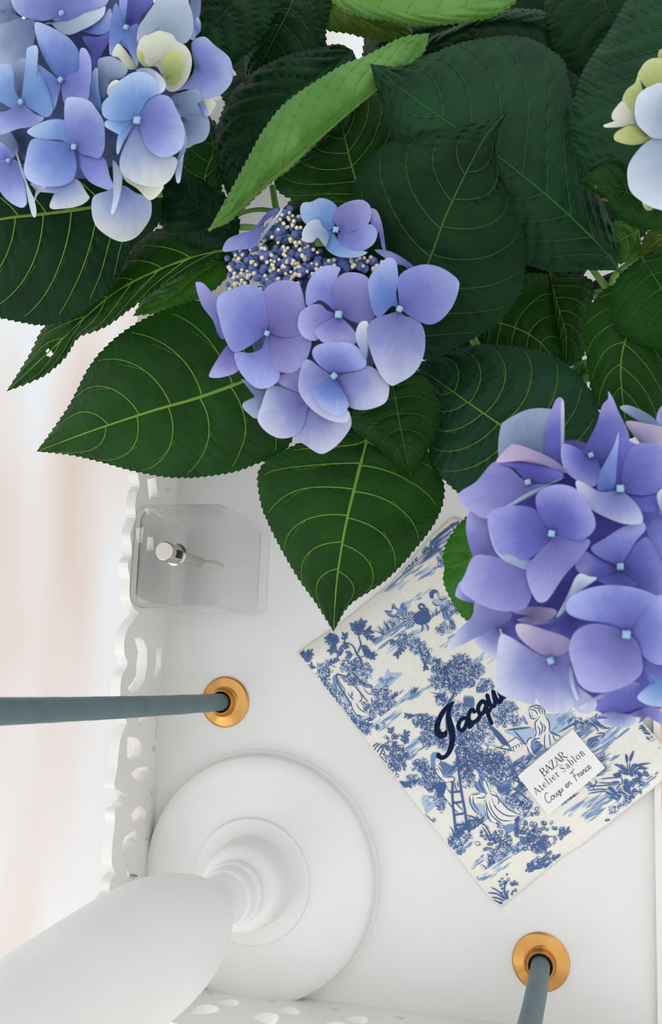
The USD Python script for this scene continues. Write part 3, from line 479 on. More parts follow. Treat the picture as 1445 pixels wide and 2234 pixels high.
for p in ([(820, 940), (700, 860), (600, 780), (530, 760)], [(800, 940), (740, 850), (640, 750)], [(820, 950), (720, 930), (600, 870)], [(840, 940), (900, 830), (1010, 760), (1210, 730)], [(840, 900), (940, 780), (1060, 810), (1110, 880)], [(830, 900), (880, 770), (980, 770)], [(880, 900), (1000, 830), (1160, 830)], [(850, 950), (950, 900), (1040, 940)]):
    ik.line('mid', q8(p), 4.); ik.line('dark', q8([(x+10, y-8) for x, y in p]), 1.6); ik.line('dark', q8([(x-6, y+14) for x, y in p]), 1.5)
for (x, y, n) in ((960, 980, 9), (860, 1080, 8), (1000, 1080, 8), (1100, 990, 5), (920, 1180, 5), (640, 1360, 7), (760, 1400, 6)): bush(*q8([(x, y)])[0], n, 8)
for p in ([(730, 1050), (740, 1180), (800, 1330)], [(760, 1050), (790, 1200), (840, 1350)], [(830, 1100), (800, 1250), (830, 1340)], [(900, 1220), (860, 1320)], [(700, 1150), (720, 1220), (760, 1300)]): ik.line('dark', q8(p), 3.4); ik.line('mid', q8([(x+22, y) for x, y in p]), 3.)
for p in ([(240, 1050), (480, 1020), (660, 1010)], [(200, 1110), (440, 1120), (640, 1100)], [(60, 1190), (300, 1170), (650, 1130)], [(20, 1270), (240, 1240), (420, 1240)], [(20, 1330), (220, 1290), (400, 1270)], [(660, 1000), (690, 1110)], [(560, 1240), (620, 1160), (700, 1120)]): ik.line('dark', q8(p), 2.4)
ik.line('dark', q8([(480, 1110), (560, 1105), (640, 1100)]), 4.5); ik.poly('dark', q8([(500, 960), (560, 930), (640, 910), (660, 1000), (580, 1020)]), 2); ik.poly('paper', q8([(60, 1080), (120, 1040), (180, 1070), (180, 1130), (100, 1160)])); ik.line('dark', q8([(20, 1130), (70, 1170), (150, 1160), (190, 1110), (180, 1050)]), 2.2)
for p in ([(400, 1190), (480, 1260), (560, 1360)], [(430, 1170), (520, 1260), (580, 1350)], [(360, 1290), (460, 1330), (540, 1380)], [(420, 1400), (520, 1400), (620, 1450)], [(580, 1290), (680, 1300), (780, 1360)]): ik.line('dark', q8(p), 3.4); ik.line('mid', q8([(x, y+16) for x, y in p]), 3.)
hatch(*q8([(280, 1500)])[0], 90, 40, 40, ('light', 'mid', 'light')); hatch(*q8([(200, 1680)])[0], 60, 16, 10); hatch(*q8([(1170, 1060)])[0], 50, 12, 14); hatch(*q8([(1050, 1200)])[0], 40, 10, 8); foliage(*q8([(560, 1620)])[0], 18, 8, 14, GA, (.1, .3), 4); foliage(*q8([(760, 1480)])[0], 24, 6, 16, GA, (.4, .5), 4); ik.line('dark', q8([(360, 1860), (400, 1830), (450, 1840), (400, 1865), (360, 1860)]), 1.8, False); grass(1240, 1748, 36, 16, 22, .2); hatch(1258, 1762, 60, 12, 16); foliage(1290, 1712, 10, 8, 6, 0, (.2, .3))
# man on the ladder, woman gathering, undergrowth
q4 = lambda pts: [(880+x/4.983, 1650+y/4.983) for x, y in pts]
for (x, y, rx, ry, n) in ((190, 110, 18, 14, 34), (280, 170, 18, 12, 30), (110, 260, 16, 12, 30), (300, 280, 20, 18, 44), (370, 340, 18, 14, 34), (400, 470, 12, 16, 20), (410, 550, 6, 10, 8), (690, 120, 16, 14, 30), (700, 240, 14, 18, 34), (640, 60, 16, 12, 26), (900, 60, 26, 12, 40), (1000, 120, 26, 16, 50), (1010, 220, 18, 20, 44), (1080, 60, 20, 12, 26)): foliage(*q4([(x, y)])[0], rx, ry, n, 0, (.9, .5), 5.5)
for k in range(5): sprig(*q4([(40+R.uniform(-20, 40), 270+R.uniform(-20, 70))])[0], 2.6+R.uniform(-.6, .6), 2, 4)
ik.poly('light', q4([(210, 430), (330, 440), (450, 470), (330, 560), (240, 640), (220, 560), (195, 510)]), 2); hatch(*q4([(290, 500)])[0], 26, 18, 14)
ik.poly('mid', q4([(305, 90), (300, 0), (330, -40), (400, -35), (370, 30), (350, 100), (330, 110)])); ik.poly('paper', q4([(350, 60), (365, 20), (400, 30), (405, 70), (385, 100), (360, 100)])); ik.line('dark', q4([(400, 30), (408, 60), (395, 80), (390, 100)]), 1.5); ik.line('dark', q4([(372, 45), (382, 45)]), 1.6)
ik.poly('paper', q4([(340, 130), (380, 110), (420, 170), (440, 230), (540, 230), (550, 265), (450, 280), (400, 240)])); ik.poly('mid', q4([(400, 60), (480, 80), (540, 120), (540, 200), (470, 220), (430, 160)])); ik.poly('paper', q4([(430, 390), (470, 350), (530, 420), (540, 460), (520, 500), (470, 470)])); ik.poly('dark', q4([(340, 300), (460, 290), (450, 400), (400, 440), (360, 380)])); ik.poly('paper', q4([(510, 500), (560, 500), (640, 590), (600, 620)]))
folds([q4(p) for p in ([(340, 120), (350, 170), (420, 250), (460, 280)], [(380, 110), (430, 180), (450, 225)], [(390, 70), (440, 130), (470, 200)], [(420, 60), (470, 120), (500, 200)], [(450, 60), (500, 120), (520, 190)], [(450, 230), (540, 225), (555, 265), (460, 285)], [(430, 390), (450, 450), (490, 490)], [(470, 350), (530, 410), (545, 470)], [(480, 490), (540, 560), (610, 620)], [(545, 480), (600, 540), (650, 590)], [(560, 280), (570, 340), (590, 380)], [(590, 270), (600, 340)])], 'dark', 2.2)
ik.line('dark', q4([(540, 270), (535, 420), (545, 560), (570, 800)]), 5., False); ik.line('dark', q4([(590, 0), (610, 200), (640, 420), (670, 580), (700, 800)]), 5., False); ik.line('light', q4([(545, 300), (545, 560), (575, 790)]), 1.6); ik.line('light', q4([(610, 220), (640, 420), (690, 760)]), 1.6)
for a, b in (((540, 390), (640, 380)), ((550, 510), (660, 490)), ((545, 640), (690, 615)), ((560, 750), (700, 735)), ((520, 120), (600, 100))): ik.line('dark', q4([a, b]), 4.4, False)
ik.line('dark', q4([(500, 180), (560, 120), (600, 30), (560, -60)]), 4.); ik.poly('mid', q4([(500, 190), (560, 130), (590, 150), (530, 200)]), 2)
ik.poly('mid', q4([(730, 130), (780, 100), (850, 110), (865, 190), (820, 190), (790, 150)])); ik.poly('paper', q4([(740, 140), (790, 150), (820, 200), (830, 260), (780, 270), (765, 200), (745, 190)])); ik.poly('mid', q4([(830, 200), (900, 190), (940, 260), (950, 390), (900, 420), (800, 360), (780, 280)])); ik.poly('paper', q4([(870, 280), (910, 230), (945, 320), (945, 390), (910, 390)])); ik.poly('paper', q4([(730, 430), (780, 400), (880, 400), (900, 450), (830, 510), (760, 500)])); ik.poly('light', q4([(730, 430), (760, 500), (830, 510), (880, 560), (890, 650), (820, 630), (760, 560)]))
ik.poly('paper', q4([(900, 420), (1000, 390), (1040, 460), (1140, 580), (1270, 640), (1230, 710), (1090, 740), (960, 700), (890, 580)])); ik.poly('mid', q4([(890, 470), (930, 520), (980, 640), (1040, 730), (960, 710), (900, 640), (880, 540)])); ik.poly('mid', q4([(1000, 560), (1080, 620), (1200, 660), (1150, 640), (1060, 570)]))
folds([q4(p) for p in ([(730, 140), (780, 105), (850, 115), (870, 190)], [(770, 120), (820, 150), (850, 190)], [(740, 150), (745, 190), (770, 210), (790, 270)], [(745, 185), (765, 190)], [(830, 200), (860, 250), (900, 270), (945, 390)], [(780, 290), (800, 350), (840, 390)], [(820, 230), (840, 310), (880, 390)], [(730, 420), (725, 490), (760, 570), (830, 640)], [(760, 430), (770, 520), (830, 600)], [(790, 450), (870, 450), (900, 420)], [(840, 400), (800, 410), (740, 420)], [(890, 450), (920, 560), (980, 660), (1090, 740)], [(930, 480), (970, 590), (1060, 690), (1200, 700)], [(960, 450), (1010, 560), (1120, 640), (1260, 650)], [(1000, 400), (1040, 470), (1030, 520), (980, 550)], [(1040, 460), (1130, 560), (1270, 640)], [(940, 400), (1000, 430), (1040, 440)], [(900, 520), (920, 640), (960, 720)], [(1260, 640), (1250, 700), (1200, 740)])], 'dark', 2.3)
ik.poly('dark', q4([(1210, 680), (1270, 650), (1250, 730), (1230, 740)]), 2); ik.poly('dark', q4([(1215, 760), (1250, 740), (1262, 800), (1230, 860)]), 2); ik.poly('mid', q4([(1090, 760), (1200, 740), (1220, 790), (1150, 830), (1100, 800)]), 3)
ik.poly('mid', q4([(1010, 300), (1090, 260), (1180, 300), (1150, 400), (1080, 420), (1030, 380)]), 3)
for k in range(9): ik.line('dark', q4([(1020+k*18, 310-k*2), (1050+k*12, 410-k*4)]), 1.8)
for k in range(16): x, y = q4([(1060+R.uniform(0, 90), 150+R.uniform(0, 110))])[0]; leaflet('paper', x, y, 3.4, 0, 1); ik.line('dark', [(x+3.6*math.cos(u), y+3.6*math.sin(u)) for u in np.linspace(0, 4.5, 6)], 1.1, n=2)
for p in ([(1130, 40), (1200, 200), (1200, 320)], [(1160, 40), (1240, 220), (1300, 380)], [(1180, 330), (1260, 390), (1400, 500)], [(1200, 250), (1280, 300), (1320, 380)], [(1240, 100), (1320, 130), (1300, 60)]): ik.line('dark', q4(p), 4., w2=2.5)
hatch(*q4([(1240, 150)])[0], 60, 34, 40, ('mid', 'dark', 'light')); hatch(*q4([(1290, 340)])[0], 60, 24, 26, ('mid', 'dark')); foliage(*q4([(1190, 480)])[0], 26, 14, 30, .2, (.15, .3)); foliage(*q4([(1290, 500)])[0], 22, 14, 24, .4, (.2, .3)); bush(*q4([(1370, 590)])[0], 9, 8); foliage(*q4([(1320, 540)])[0], 14, 10, 10)
grass(*q4([(640, 830)])[0], 44, 26, 60); grass(*q4([(590, 900)])[0], 50, 22, 46, -.3); foliage(*q4([(620, 920)])[0], 30, 10, 28, GA, (.5, .3), 5); foliage(*q4([(570, 1000)])[0], 20, 8, 18, .4, (.9, .6), 5); hatch(*q4([(650, 1030)])[0], 44, 10, 16, ('mid', 'light')); grass(*q4([(780, 780)])[0], 40, 26, 36, .2)
for p in ([(690, 640), (760, 660), (860, 720)], [(700, 700), (800, 700), (940, 780)], [(780, 660), (840, 690), (900, 660)], [(880, 730), (940, 830), (1000, 950)], [(860, 760), (920, 860), (940, 930)]): ik.line('dark', q4(p), 3.)
for (x, y, n, r) in ((880, 860, 4, 6), (930, 980, 9, 10), (1020, 940, 6, 8), (1010, 790, 6, 7), (1230, 970, 9, 9), (1330, 850, 10, 9), (1400, 930, 10, 9), (1390, 800, 9, 9), (1440, 1000, 7, 8)): bush(*q4([(x, y)])[0], n, r)
for cxy in ((1020, 870), (1120, 880), (1110, 950)):
    for k in range(10): x, y = q4([(cxy[0]+R.uniform(-40, 40), cxy[1]+R.uniform(-36, 36))])[0]; leaflet('paper', x, y, 3.2, 0, 1); ik.line('dark', [(x+3.4*math.cos(u), y+3.4*math.sin(u)) for u in np.linspace(0, 4.8, 6)], 1.2, n=2)
foliage(*q4([(1050, 900)])[0], 24, 18, 14, 0, (.8, .7)); foliage(*q4([(1060, 1040)])[0], 34, 12, 36, GA, (.7, .5), 5); grass(*q4([(940, 1210)])[0], 34, 24, 24, -.5); hatch(*q4([(1150, 1070)])[0], 90, 18, 26, ('mid', 'light', 'light')); hatch(*q4([(800, 1160)])[0], 40, 14, 12, ('mid', 'light')); hatch(*q4([(830, 1330)])[0], 40, 10, 12, ('mid', 'light')); hatch(*q4([(1010, 1260)])[0], 60, 8, 10); hatch(*q4([(320, 710)])[0], 14, 8, 6, ('mid',)); ik.line('dark', q4([(220, 640), (280, 690), (330, 740)]), 1.8); hatch(*q4([(1300, 650)])[0], 60, 18, 16)
q6 = lambda pts: [(1020+x/5.161, 1760+y/5.161) for x, y in pts]
for (x, y, n, r) in ((700, 300, 9, 9), (660, 360, 8, 9), (740, 430, 9, 9), (840, 310, 7, 9), (850, 390, 7, 8), (830, 470, 6, 8), (910, 440, 6, 8), (920, 260, 5, 9), (990, 310, 6, 9), (1010, 390, 4, 8), (930, 500, 4, 8)): bush(*q6([(x, y)])[0], n, r)
sprig(*q6([(1010, 330)])[0], -.35, 4, 5.5); ik.line('dark', q6([(700, 350), (840, 345), (1000, 330)]), 2.2); foliage(*q6([(780, 370)])[0], 22, 14, 20, .3, (.8, .5), 5)
for k in range(28): x, y = q6([(850+R.uniform(-85, 95), 640+R.uniform(-70, 70))])[0]; leaflet('light' if k % 3 else 'mid', x, y, 5., 0, 1); ik.line('dark', [(x+5*math.cos(u), y+5*math.sin(u)) for u in np.linspace(0, 4.6, 7)], 1.4, n=2)
sprig(*q6([(780, 720)])[0], 3.3, 3, 5); sprig(*q6([(760, 700)])[0], 3.9, 2, 5); sprig(*q6([(930, 600)])[0], -.4, 3, 5); ik.line('dark', q6([(880, 540), (920, 590), (930, 640)]), 2.)
for (x, y, n) in ((435, 800, 3), (410, 850, 3), (370, 920, 4), (475, 890, 5), (520, 920, 2), (490, 980, 4)): bush(*q6([(x, y)])[0], n, 6)
for p in ([(450, 1080), (330, 990), (210, 985)], [(450, 1080), (350, 960), (250, 910)], [(440, 1090), (330, 1040), (250, 1040)], [(430, 1100), (340, 1090), (270, 1060)], [(450, 1070), (415, 960), (425, 830)], [(460, 1080), (440, 1000), (460, 940)], [(460, 1080), (500, 1050)], [(390, 1140), (340, 1130), (300, 1105)], [(440, 1110), (380, 1110), (340, 1100)], [(490, 900), (530, 880), (575, 885)], [(480, 890), (520, 865), (555, 860)], [(550, 970), (545, 1000), (530, 1020)], [(370, 1160), (330, 1140), (305, 1110)]): ik.line('dark', q6(p), 3.2, w2=1.4); ik.line('mid', q6([(x+8, y+10) for x, y in p]), 2.2)
ik.poly('dark', q6([(430, 1070), (425, 980), (460, 1000), (470, 1070)]), 2)
# the part of the print that the flower head covers in the photograph
for (x, y, rx, ry, n) in ((1090, 1300, 30, 22, 46), (1140, 1340, 26, 20, 40), (1060, 1240, 18, 14, 22), (1200, 1440, 34, 22, 50), (1250, 1490, 26, 18, 40), (1160, 1480, 18, 12, 20)): foliage(x, y, rx, ry, n)
hatch(1120, 1400, 110, 18, 22); hatch(1270, 1530, 100, 18, 22); grass(1110, 1385, 60, 20, 30); ik.line('dark', [(1100, 1385), (1105, 1350), (1095, 1310)], 5., w2=3.); ik.line('dark', [(1210, 1510), (1205, 1470), (1212, 1440)], 5., w2=3.)
ik.build(pouch)
bk = Ink(back)
def bline(p, w, t='dark'): bk.line(t, q8(p), w)
for p in ([(990, 80), (1100, 60), (1230, 110)], [(1000, 40), (1120, 10), (1230, 60)], [(1040, 110), (1140, 100), (1250, 150)], [(1080, 160), (1170, 170), (1240, 190)], [(1250, 90), (1310, 20), (1320, -10)], [(1320, 30), (1380, 60)], [(1280, 200), (1300, 150), (1280, 110)], [(1290, 220), (1330, 170), (1340, 120)], [(1240, 240), (1300, 210), (1350, 180)], [(1130, 230), (1200, 290)]): bline(p, 4.2)
for p in ([(1050, 60), (1160, 60)], [(1070, 130), (1180, 140)], [(1200, 240), (1330, 220)]): bline(p, 6, 'mid')
for p in ([(1240, 300), (1340, 240), (1410, 100)], [(1200, 320), (1300, 280)], [(1350, 470), (1390, 430)], [(1420, 440), (1445, 410)]): bline(p, 3.5, 'light')
bk.build(pouch)

# embroidered name (raised navy satin stitch)
def stitch(pts, w, w1=None, n=10):
    """rounded raised ribbon along pixel points; w: widths in pixels at the points"""
    p = cr(np.c_[np.asarray(pts, float), np.broadcast_to(w, len(pts))], n); xy = at(p[:, 0], p[:, 1], body.z0+body.h); hw_ = p[:, 2]*1.22/2/2950
    d = np.gradient(xy[:, :2], axis=0); d /= np.linalg.norm(d, axis=1)[:, None]+1e-9; nn = np.c_[-d[:, 1], d[:, 0]]; rows = []
    for a in np.linspace(-1, 1, 7): rows.append(np.c_[xy[:, :2]+nn*(a*hw_)[:, None], .00015+.0011*np.sqrt(max(1-a*a, 0))*np.ones(len(p))])
    v = np.stack(rows, 1).reshape(-1, 3); v[:, 2] += body.z(v[:, :2])
    ends = []
    for k in (0, len(p)-1):
        t = np.linspace(0, 2*np.pi, 14, endpoint=False); c = xy[k, :2]; q = np.c_[c[0]+hw_[k]*np.cos(t), c[1]+hw_[k]*np.sin(t)]
        zc = body.z(c[None])[0]; ends.append(trimesh.Trimesh(np.vstack([np.c_[q, np.full(14, zc+.00015)], [[c[0], c[1], zc+.0011]]]), np.stack([np.arange(14), (np.arange(14)+1) % 14, np.full(14, 14)], 1), process=False))
    return cat_([trimesh.Trimesh(v, tri(grid_faces(len(p), 7)), process=False)]+ends)
S3 = lambda pts: q3(pts)
emb = [stitch(S3([(545, 660), (490, 700), (430, 770), (385, 860), (368, 940), (385, 1000), (425, 1020), (460, 995), (470, 970)]), [4, 7, 8, 9, 11, 13, 12, 8, 4]),
    stitch(S3([(535, 665), (508, 720), (492, 800), (505, 890), (530, 980), (535, 1070), (515, 1160), (478, 1230), (430, 1262), (392, 1250), (380, 1228)]), [4, 7, 9, 12, 13, 11, 9, 7, 7, 9, 8]),
    stitch(S3([(690, 835), (650, 832), (612, 870), (600, 930), (630, 968), (665, 945), (692, 880), (700, 835)]), 7), stitch(S3([(697, 835), (703, 890), (722, 925), (745, 905), (760, 880)]), 7),
    stitch(S3([(772, 760), (752, 738), (722, 770), (712, 830), (735, 875), (780, 872), (820, 838), (840, 800)]), 7),
    stitch(S3([(895, 665), (862, 648), (825, 690), (815, 750), (845, 785), (880, 760), (905, 690)]), 7), stitch(S3([(905, 660), (912, 740), (935, 820), (960, 885)]), 7), stitch(S3([(925, 780), (950, 740), (955, 700)]), 5),
    stitch(S3([(915, 585), (930, 640), (955, 695), (985, 700), (1002, 660), (990, 600), (980, 545)]), 7), stitch(S3([(980, 545), (1005, 610), (1035, 655), (1060, 650), (1070, 610), (1050, 560), (1045, 530)]), 7), stitch(S3([(1060, 620), (1090, 610), (1115, 595)]), 6),
    stitch(S3([(1120, 590), (1150, 570), (1165, 535), (1145, 520), (1128, 550), (1150, 590), (1190, 570)]), 6), stitch(S3([(1260, 480), (1225, 500), (1245, 530), (1235, 560), (1205, 555)]), 6)]
obj('embroidered_name', cat_(emb), 'thread', pouch, smooth=True, label='navy satin-stitch script lettering')

# paper card lying on the pouch, printed in grey
CZ = body.z0+body.h+.0019
cq = np.array([(1130, 1693), (1250, 1591), (1321, 1675), (1196, 1779)], float); cw = at(cq[:, 0], cq[:, 1], CZ)
card = thing('paper_card', 'small white paper card with grey lettering lying on the toile pouch', 'label')
uu = (cw[1]-cw[0]); LW = np.linalg.norm(uu); uu /= LW; vv = np.cross(ZV, uu)
NX, NY = 24, 16; gx, gy = np.meshgrid(np.linspace(0, 1, NX), np.linspace(0, 1, NY), indexing='ij')
cp = (cw[0]*(1-gx)[..., None]+cw[1]*gx[..., None])*(1-gy)[..., None]+(cw[3]*(1-gx)[..., None]+cw[2]*gx[..., None])*gy[..., None]
def card_z(gx, gy): return .0006*gx+ .0008*np.sin(np.pi*gx)*np.sin(np.pi*gy)+.0004*(gx*gy)
cp[..., 2] = CZ+card_z(gx, gy); ct = cp.reshape(-1, 3); cb = ct-[0, 0, .00035]; gf = tri(grid_faces(NX, NY))
if np.cross(ct[gf[0, 1]]-ct[gf[0, 0]], ct[gf[0, 2]]-ct[gf[0, 0]])[2] < 0: gf = gf[:, ::-1]
rim = np.r_[np.arange(0, NY), np.arange(2*NY-1, NX*NY, NY), np.arange(NX*NY-2, NX*NY-NY-1, -1), np.arange((NX-2)*NY, 0, -NY)]
r2 = np.roll(rim, -1); nb = len(ct)
obj('card_sheet', trimesh.Trimesh(np.vstack([ct, cb]), np.vstack([gf, gf[:, ::-1]+nb, np.stack([rim, r2, r2+nb], 1), np.stack([rim, r2+nb, rim+nb], 1)]), process=False), 'paper', card, smooth=30)
tk, tn, sf = .14, .05, .04
GL = {'B': (.72, [([(.14, 0), (.14, 1)], tk), ([(0, 1), (.4, 1), (.56, .93), (.6, .78), (.54, .62), (.38, .54), (.14, .54)], tn), ([(.57, .9), (.6, .78), (.56, .64)], tk), ([(.14, .54), (.42, .54), (.62, .44), (.68, .27), (.6, .08), (.4, 0), (0, 0)], tn), ([(.63, .42), (.68, .27), (.62, .1)], tk)]),
 'A': (.84, [([(.05, 0), (.4, 1)], tn), ([(.4, 1), (.76, 0)], tk), ([(.17, .34), (.6, .34)], tn), ([(-.06, 0), (.2, 0)], sf), ([(.6, 0), (.92, 0)], sf)]),
 'Z': (.74, [([(.08, 1), (.66, 1)], tn), ([(.62, 1), (.08, 0)], tk), ([(.04, 0), (.68, 0)], tn), ([(.08, 1), (.06, .78)], tn), ([(.68, 0), (.7, .24)], tn)]),
 'R': (.8, [([(.14, 0), (.14, 1)], tk), ([(0, 1), (.4, 1), (.58, .93), (.63, .76), (.56, .6), (.4, .5), (.14, .5)], tn), ([(.59, .9), (.63, .76), (.58, .62)], tk), ([(.36, .5), (.66, .04), (.82, 0)], tk*.9), ([(0, 0), (.3, 0)], sf)]),
 't': (.42, [([(.17, .86), (.17, .16), (.24, .02), (.38, .08)], tk*.85), ([(0, .64), (.36, .64)], sf)]), 'e': (.58, [([(.06, .36), (.5, .36), (.48, .54), (.32, .66), (.14, .58), (.05, .34), (.12, .1), (.3, 0), (.5, .12)], tn), ([(.12, .54), (.05, .34), (.12, .1)], tk*.9)]),
 'l': (.32, [([(.15, 0), (.15, 1.06)], tk*.85), ([(0, 1.04), (.15, 1.06)], sf), ([(0, 0), (.3, 0)], sf)]), 'i': (.32, [([(.15, 0), (.15, .66)], tk*.85), ([(0, .64), (.15, .66)], sf), ([(0, 0), (.3, 0)], sf), ([(.14, .9), (.16, .92)], .17)]),
 'r': (.46, [([(.15, 0), (.15, .66)], tk*.85), ([(0, .64), (.15, .66)], sf), ([(0, 0), (.3, 0)], sf), ([(.16, .44), (.28, .64), (.42, .62)], tn*1.5)]), 'S': (.62, [([(.5, .78), (.46, .95), (.28, 1.02), (.1, .92), (.06, .74), (.18, .6), (.4, .46), (.52, .28), (.44, .06), (.24, -.02), (.08, .08), (.04, .26)], tn), ([(.1, .7), (.26, .55), (.46, .4)], tk), ([(.5, .78), (.52, 1.0)], sf)]),
 'a': (.56, [([(.1, .5), (.2, .65), (.36, .62), (.41, .48), (.41, .1), (.5, 0), (.56, .06)], tn*1.3), ([(.41, .5), (.41, .08)], tk*.85), ([(.41, .38), (.16, .3), (.06, .16), (.14, .02), (.28, .03), (.41, .16)], tn*1.3)]), 'b': (.6, [([(.14, 0), (.14, 1.06)], tk*.85), ([(0, 1.04), (.14, 1.06)], sf), ([(.14, .5), (.3, .66), (.48, .58), (.55, .34), (.48, .08), (.3, 0), (.14, .12)], tn), ([(.5, .54), (.55, .34), (.5, .12)], tk*.9)]),
 'o': (.6, [([(.29, .66), (.1, .56), (.04, .33), (.1, .1), (.29, 0), (.48, .1), (.54, .33), (.48, .56), (.29, .66)], tn), ([(.09, .54), (.04, .33), (.09, .12)], tk*.9), ([(.49, .54), (.54, .33), (.49, .12)], tk*.9)]), 'n': (.64, [([(.15, 0), (.15, .66)], tk*.85), ([(0, .64), (.15, .66)], sf), ([(0, 0), (.28, 0)], sf), ([(.15, .46), (.3, .65), (.44, .6), (.48, .44), (.48, 0)], tk*.75), ([(.36, 0), (.62, 0)], sf)])}
SC = [([(.62, .86), (.5, .98), (.3, .9), (.1, .6), (.04, .28), (.16, .04), (.36, .06), (.52, .2)], 0), ([(.74, .4), (.6, .36), (.58, .14), (.7, .04), (.84, .16), (.82, .36), (.72, .4), (.9, .34)], 0), ([(.98, .4), (.94, .16), (1.04, .06), (1.16, .2), (1.22, .4), (1.2, .12), (1.3, .06)], 0), ([(1.3, .06), (1.46, .34), (1.5, .42), (1.5, .2), (1.44, -.16), (1.36, -.1), (1.54, .1)], 0), ([(1.6, .4), (1.58, .12), (1.68, .06), (1.8, .22), (1.84, .4), (1.84, .12), (1.94, .1)], 0),
 ([(2.3, .16), (2.46, .26), (2.44, .4), (2.32, .36), (2.28, .12), (2.4, .04), (2.54, .16)], 0), ([(2.6, .4), (2.6, .04)], 0), ([(2.6, .2), (2.72, .4), (2.8, .34), (2.8, .08), (2.9, .1)], 0),
 ([(3.3, .92), (3.5, .96), (3.9, 1.04)], 0), ([(3.56, .94), (3.46, .4), (3.36, -.08)], 0), ([(3.36, .46), (3.7, .52)], 0), ([(3.74, .36), (3.8, .42), (3.78, .06)], 0), ([(3.8, .28), (3.92, .42)], 0), ([(4.14, .38), (4.0, .36), (3.98, .12), (4.1, .06), (4.2, .36), (4.2, .1), (4.3, .14)], 0), ([(4.34, .4), (4.34, .06)], 0), ([(4.34, .22), (4.46, .4), (4.54, .3), (4.54, .06), (4.64, .14)], 0), ([(4.84, .36), (4.72, .38), (4.66, .14), (4.76, .04), (4.9, .14)], 0), ([(4.94, .18), (5.1, .3), (5.06, .42), (4.94, .34), (4.94, .1), (5.06, .04), (5.22, .2)], 0)]
def on_card(P):
    """(u, v) in card units of the card's width -> world"""
    g = np.asarray(P, float); hh = np.linalg.norm(cw[3]-cw[0])/LW; gx_, gy_ = np.clip(g[:, 0], 0, 1), np.clip(-g[:, 1]/hh, 0, 1)
    q = (cw[0]*(1-gx_)[:, None]+cw[1]*gx_[:, None])*(1-gy_)[:, None]+(cw[3]*(1-gx_)[:, None]+cw[2]*gx_[:, None])*gy_[:, None]; q[:, 2] = CZ+card_z(gx_, gy_)+.00018; return q
def strokes(lst):
    out = []
    for pts, w_ in lst:
        p = np.asarray(pts, float); p = cr(p, 6) if len(p) > 2 else resample(p, 3)
        d = np.gradient(p, axis=0); d /= np.linalg.norm(d, axis=1)[:, None]+1e-9; nn = np.c_[-d[:, 1], d[:, 0]]*w_/2
        v = on_card(np.stack([p-nn, p+nn], 1).reshape(-1, 2)); fc = tri(grid_faces(len(p), 2)); a = v[fc]; sg = np.cross(a[:, 1]-a[:, 0], a[:, 2]-a[:, 0])[:, 2]; fc[sg < 0] = fc[sg < 0][:, ::-1]
        out.append(trimesh.Trimesh(v, fc, process=False))
    return cat_(out)
def word(text, x, y, h, gap, adv_space=.45):
    out = []
    for ch in text:
        if ch == ' ': x += adv_space*h; continue
        wd, st = GL[ch]; out += [([(x+a*h, y+b*h) for a, b in p], w_*h) for p, w_ in st]; x += (wd+gap)*h
    return out
def wordlen(text, gap, sp=.45): return sum(sp if c == ' ' else GL[c][0]+gap for c in text)
def fit(text, x0, x1, y, h, gap): return word(text, x0, y, h, gap+((x1-x0)/h-wordlen(text, gap))/len(text))
obj('lettering', strokes(fit('BAZAR', .28, .70, -.228, .105, .1)), 'ink_grey', card, smooth=False, label='grey serif capitals')
obj('lettering', strokes(fit('Atelier Sablon', .045, .94, -.348, .092, .1)), 'ink_grey', card, smooth=False, label='grey spaced serif line')
k_ = .77/5.2
obj('lettering', strokes([([(.095+a*k_, -.535+b*.13) for a, b in p], .0085) for p, _ in SC]), 'ink_grey', card, smooth=False, label='grey handwriting line')

# ------------------------------------------------------------------ flower pot (under the leaves) and the hydrangea
PC = at(925, 655); PC[2] = 0
pot = thing('flower_pot', 'white round flower pot hidden under the hydrangea leaves', 'flower pot')
obj('pot_wall', moved(lathe([(0, 0), (.044, 0), (.046, .002), (.050, .04), (.055, .1), (.059, .105), (.060, .124), (.058, .127), (.055, .124), (.052, .1), (.05, .095), (0, .095)], 64), PC), 'pot_glaze', pot)
obj('soil', moved(lathe([(0, .104), (.02, .107), (.04, .105), (.0528, .102), (.0525, .0955), (0, .0955)], 40), PC), 'soil', pot)
plant = thing('hydrangea', 'leafy hydrangea with blue and lilac flower heads growing over the tray', 'potted plant')

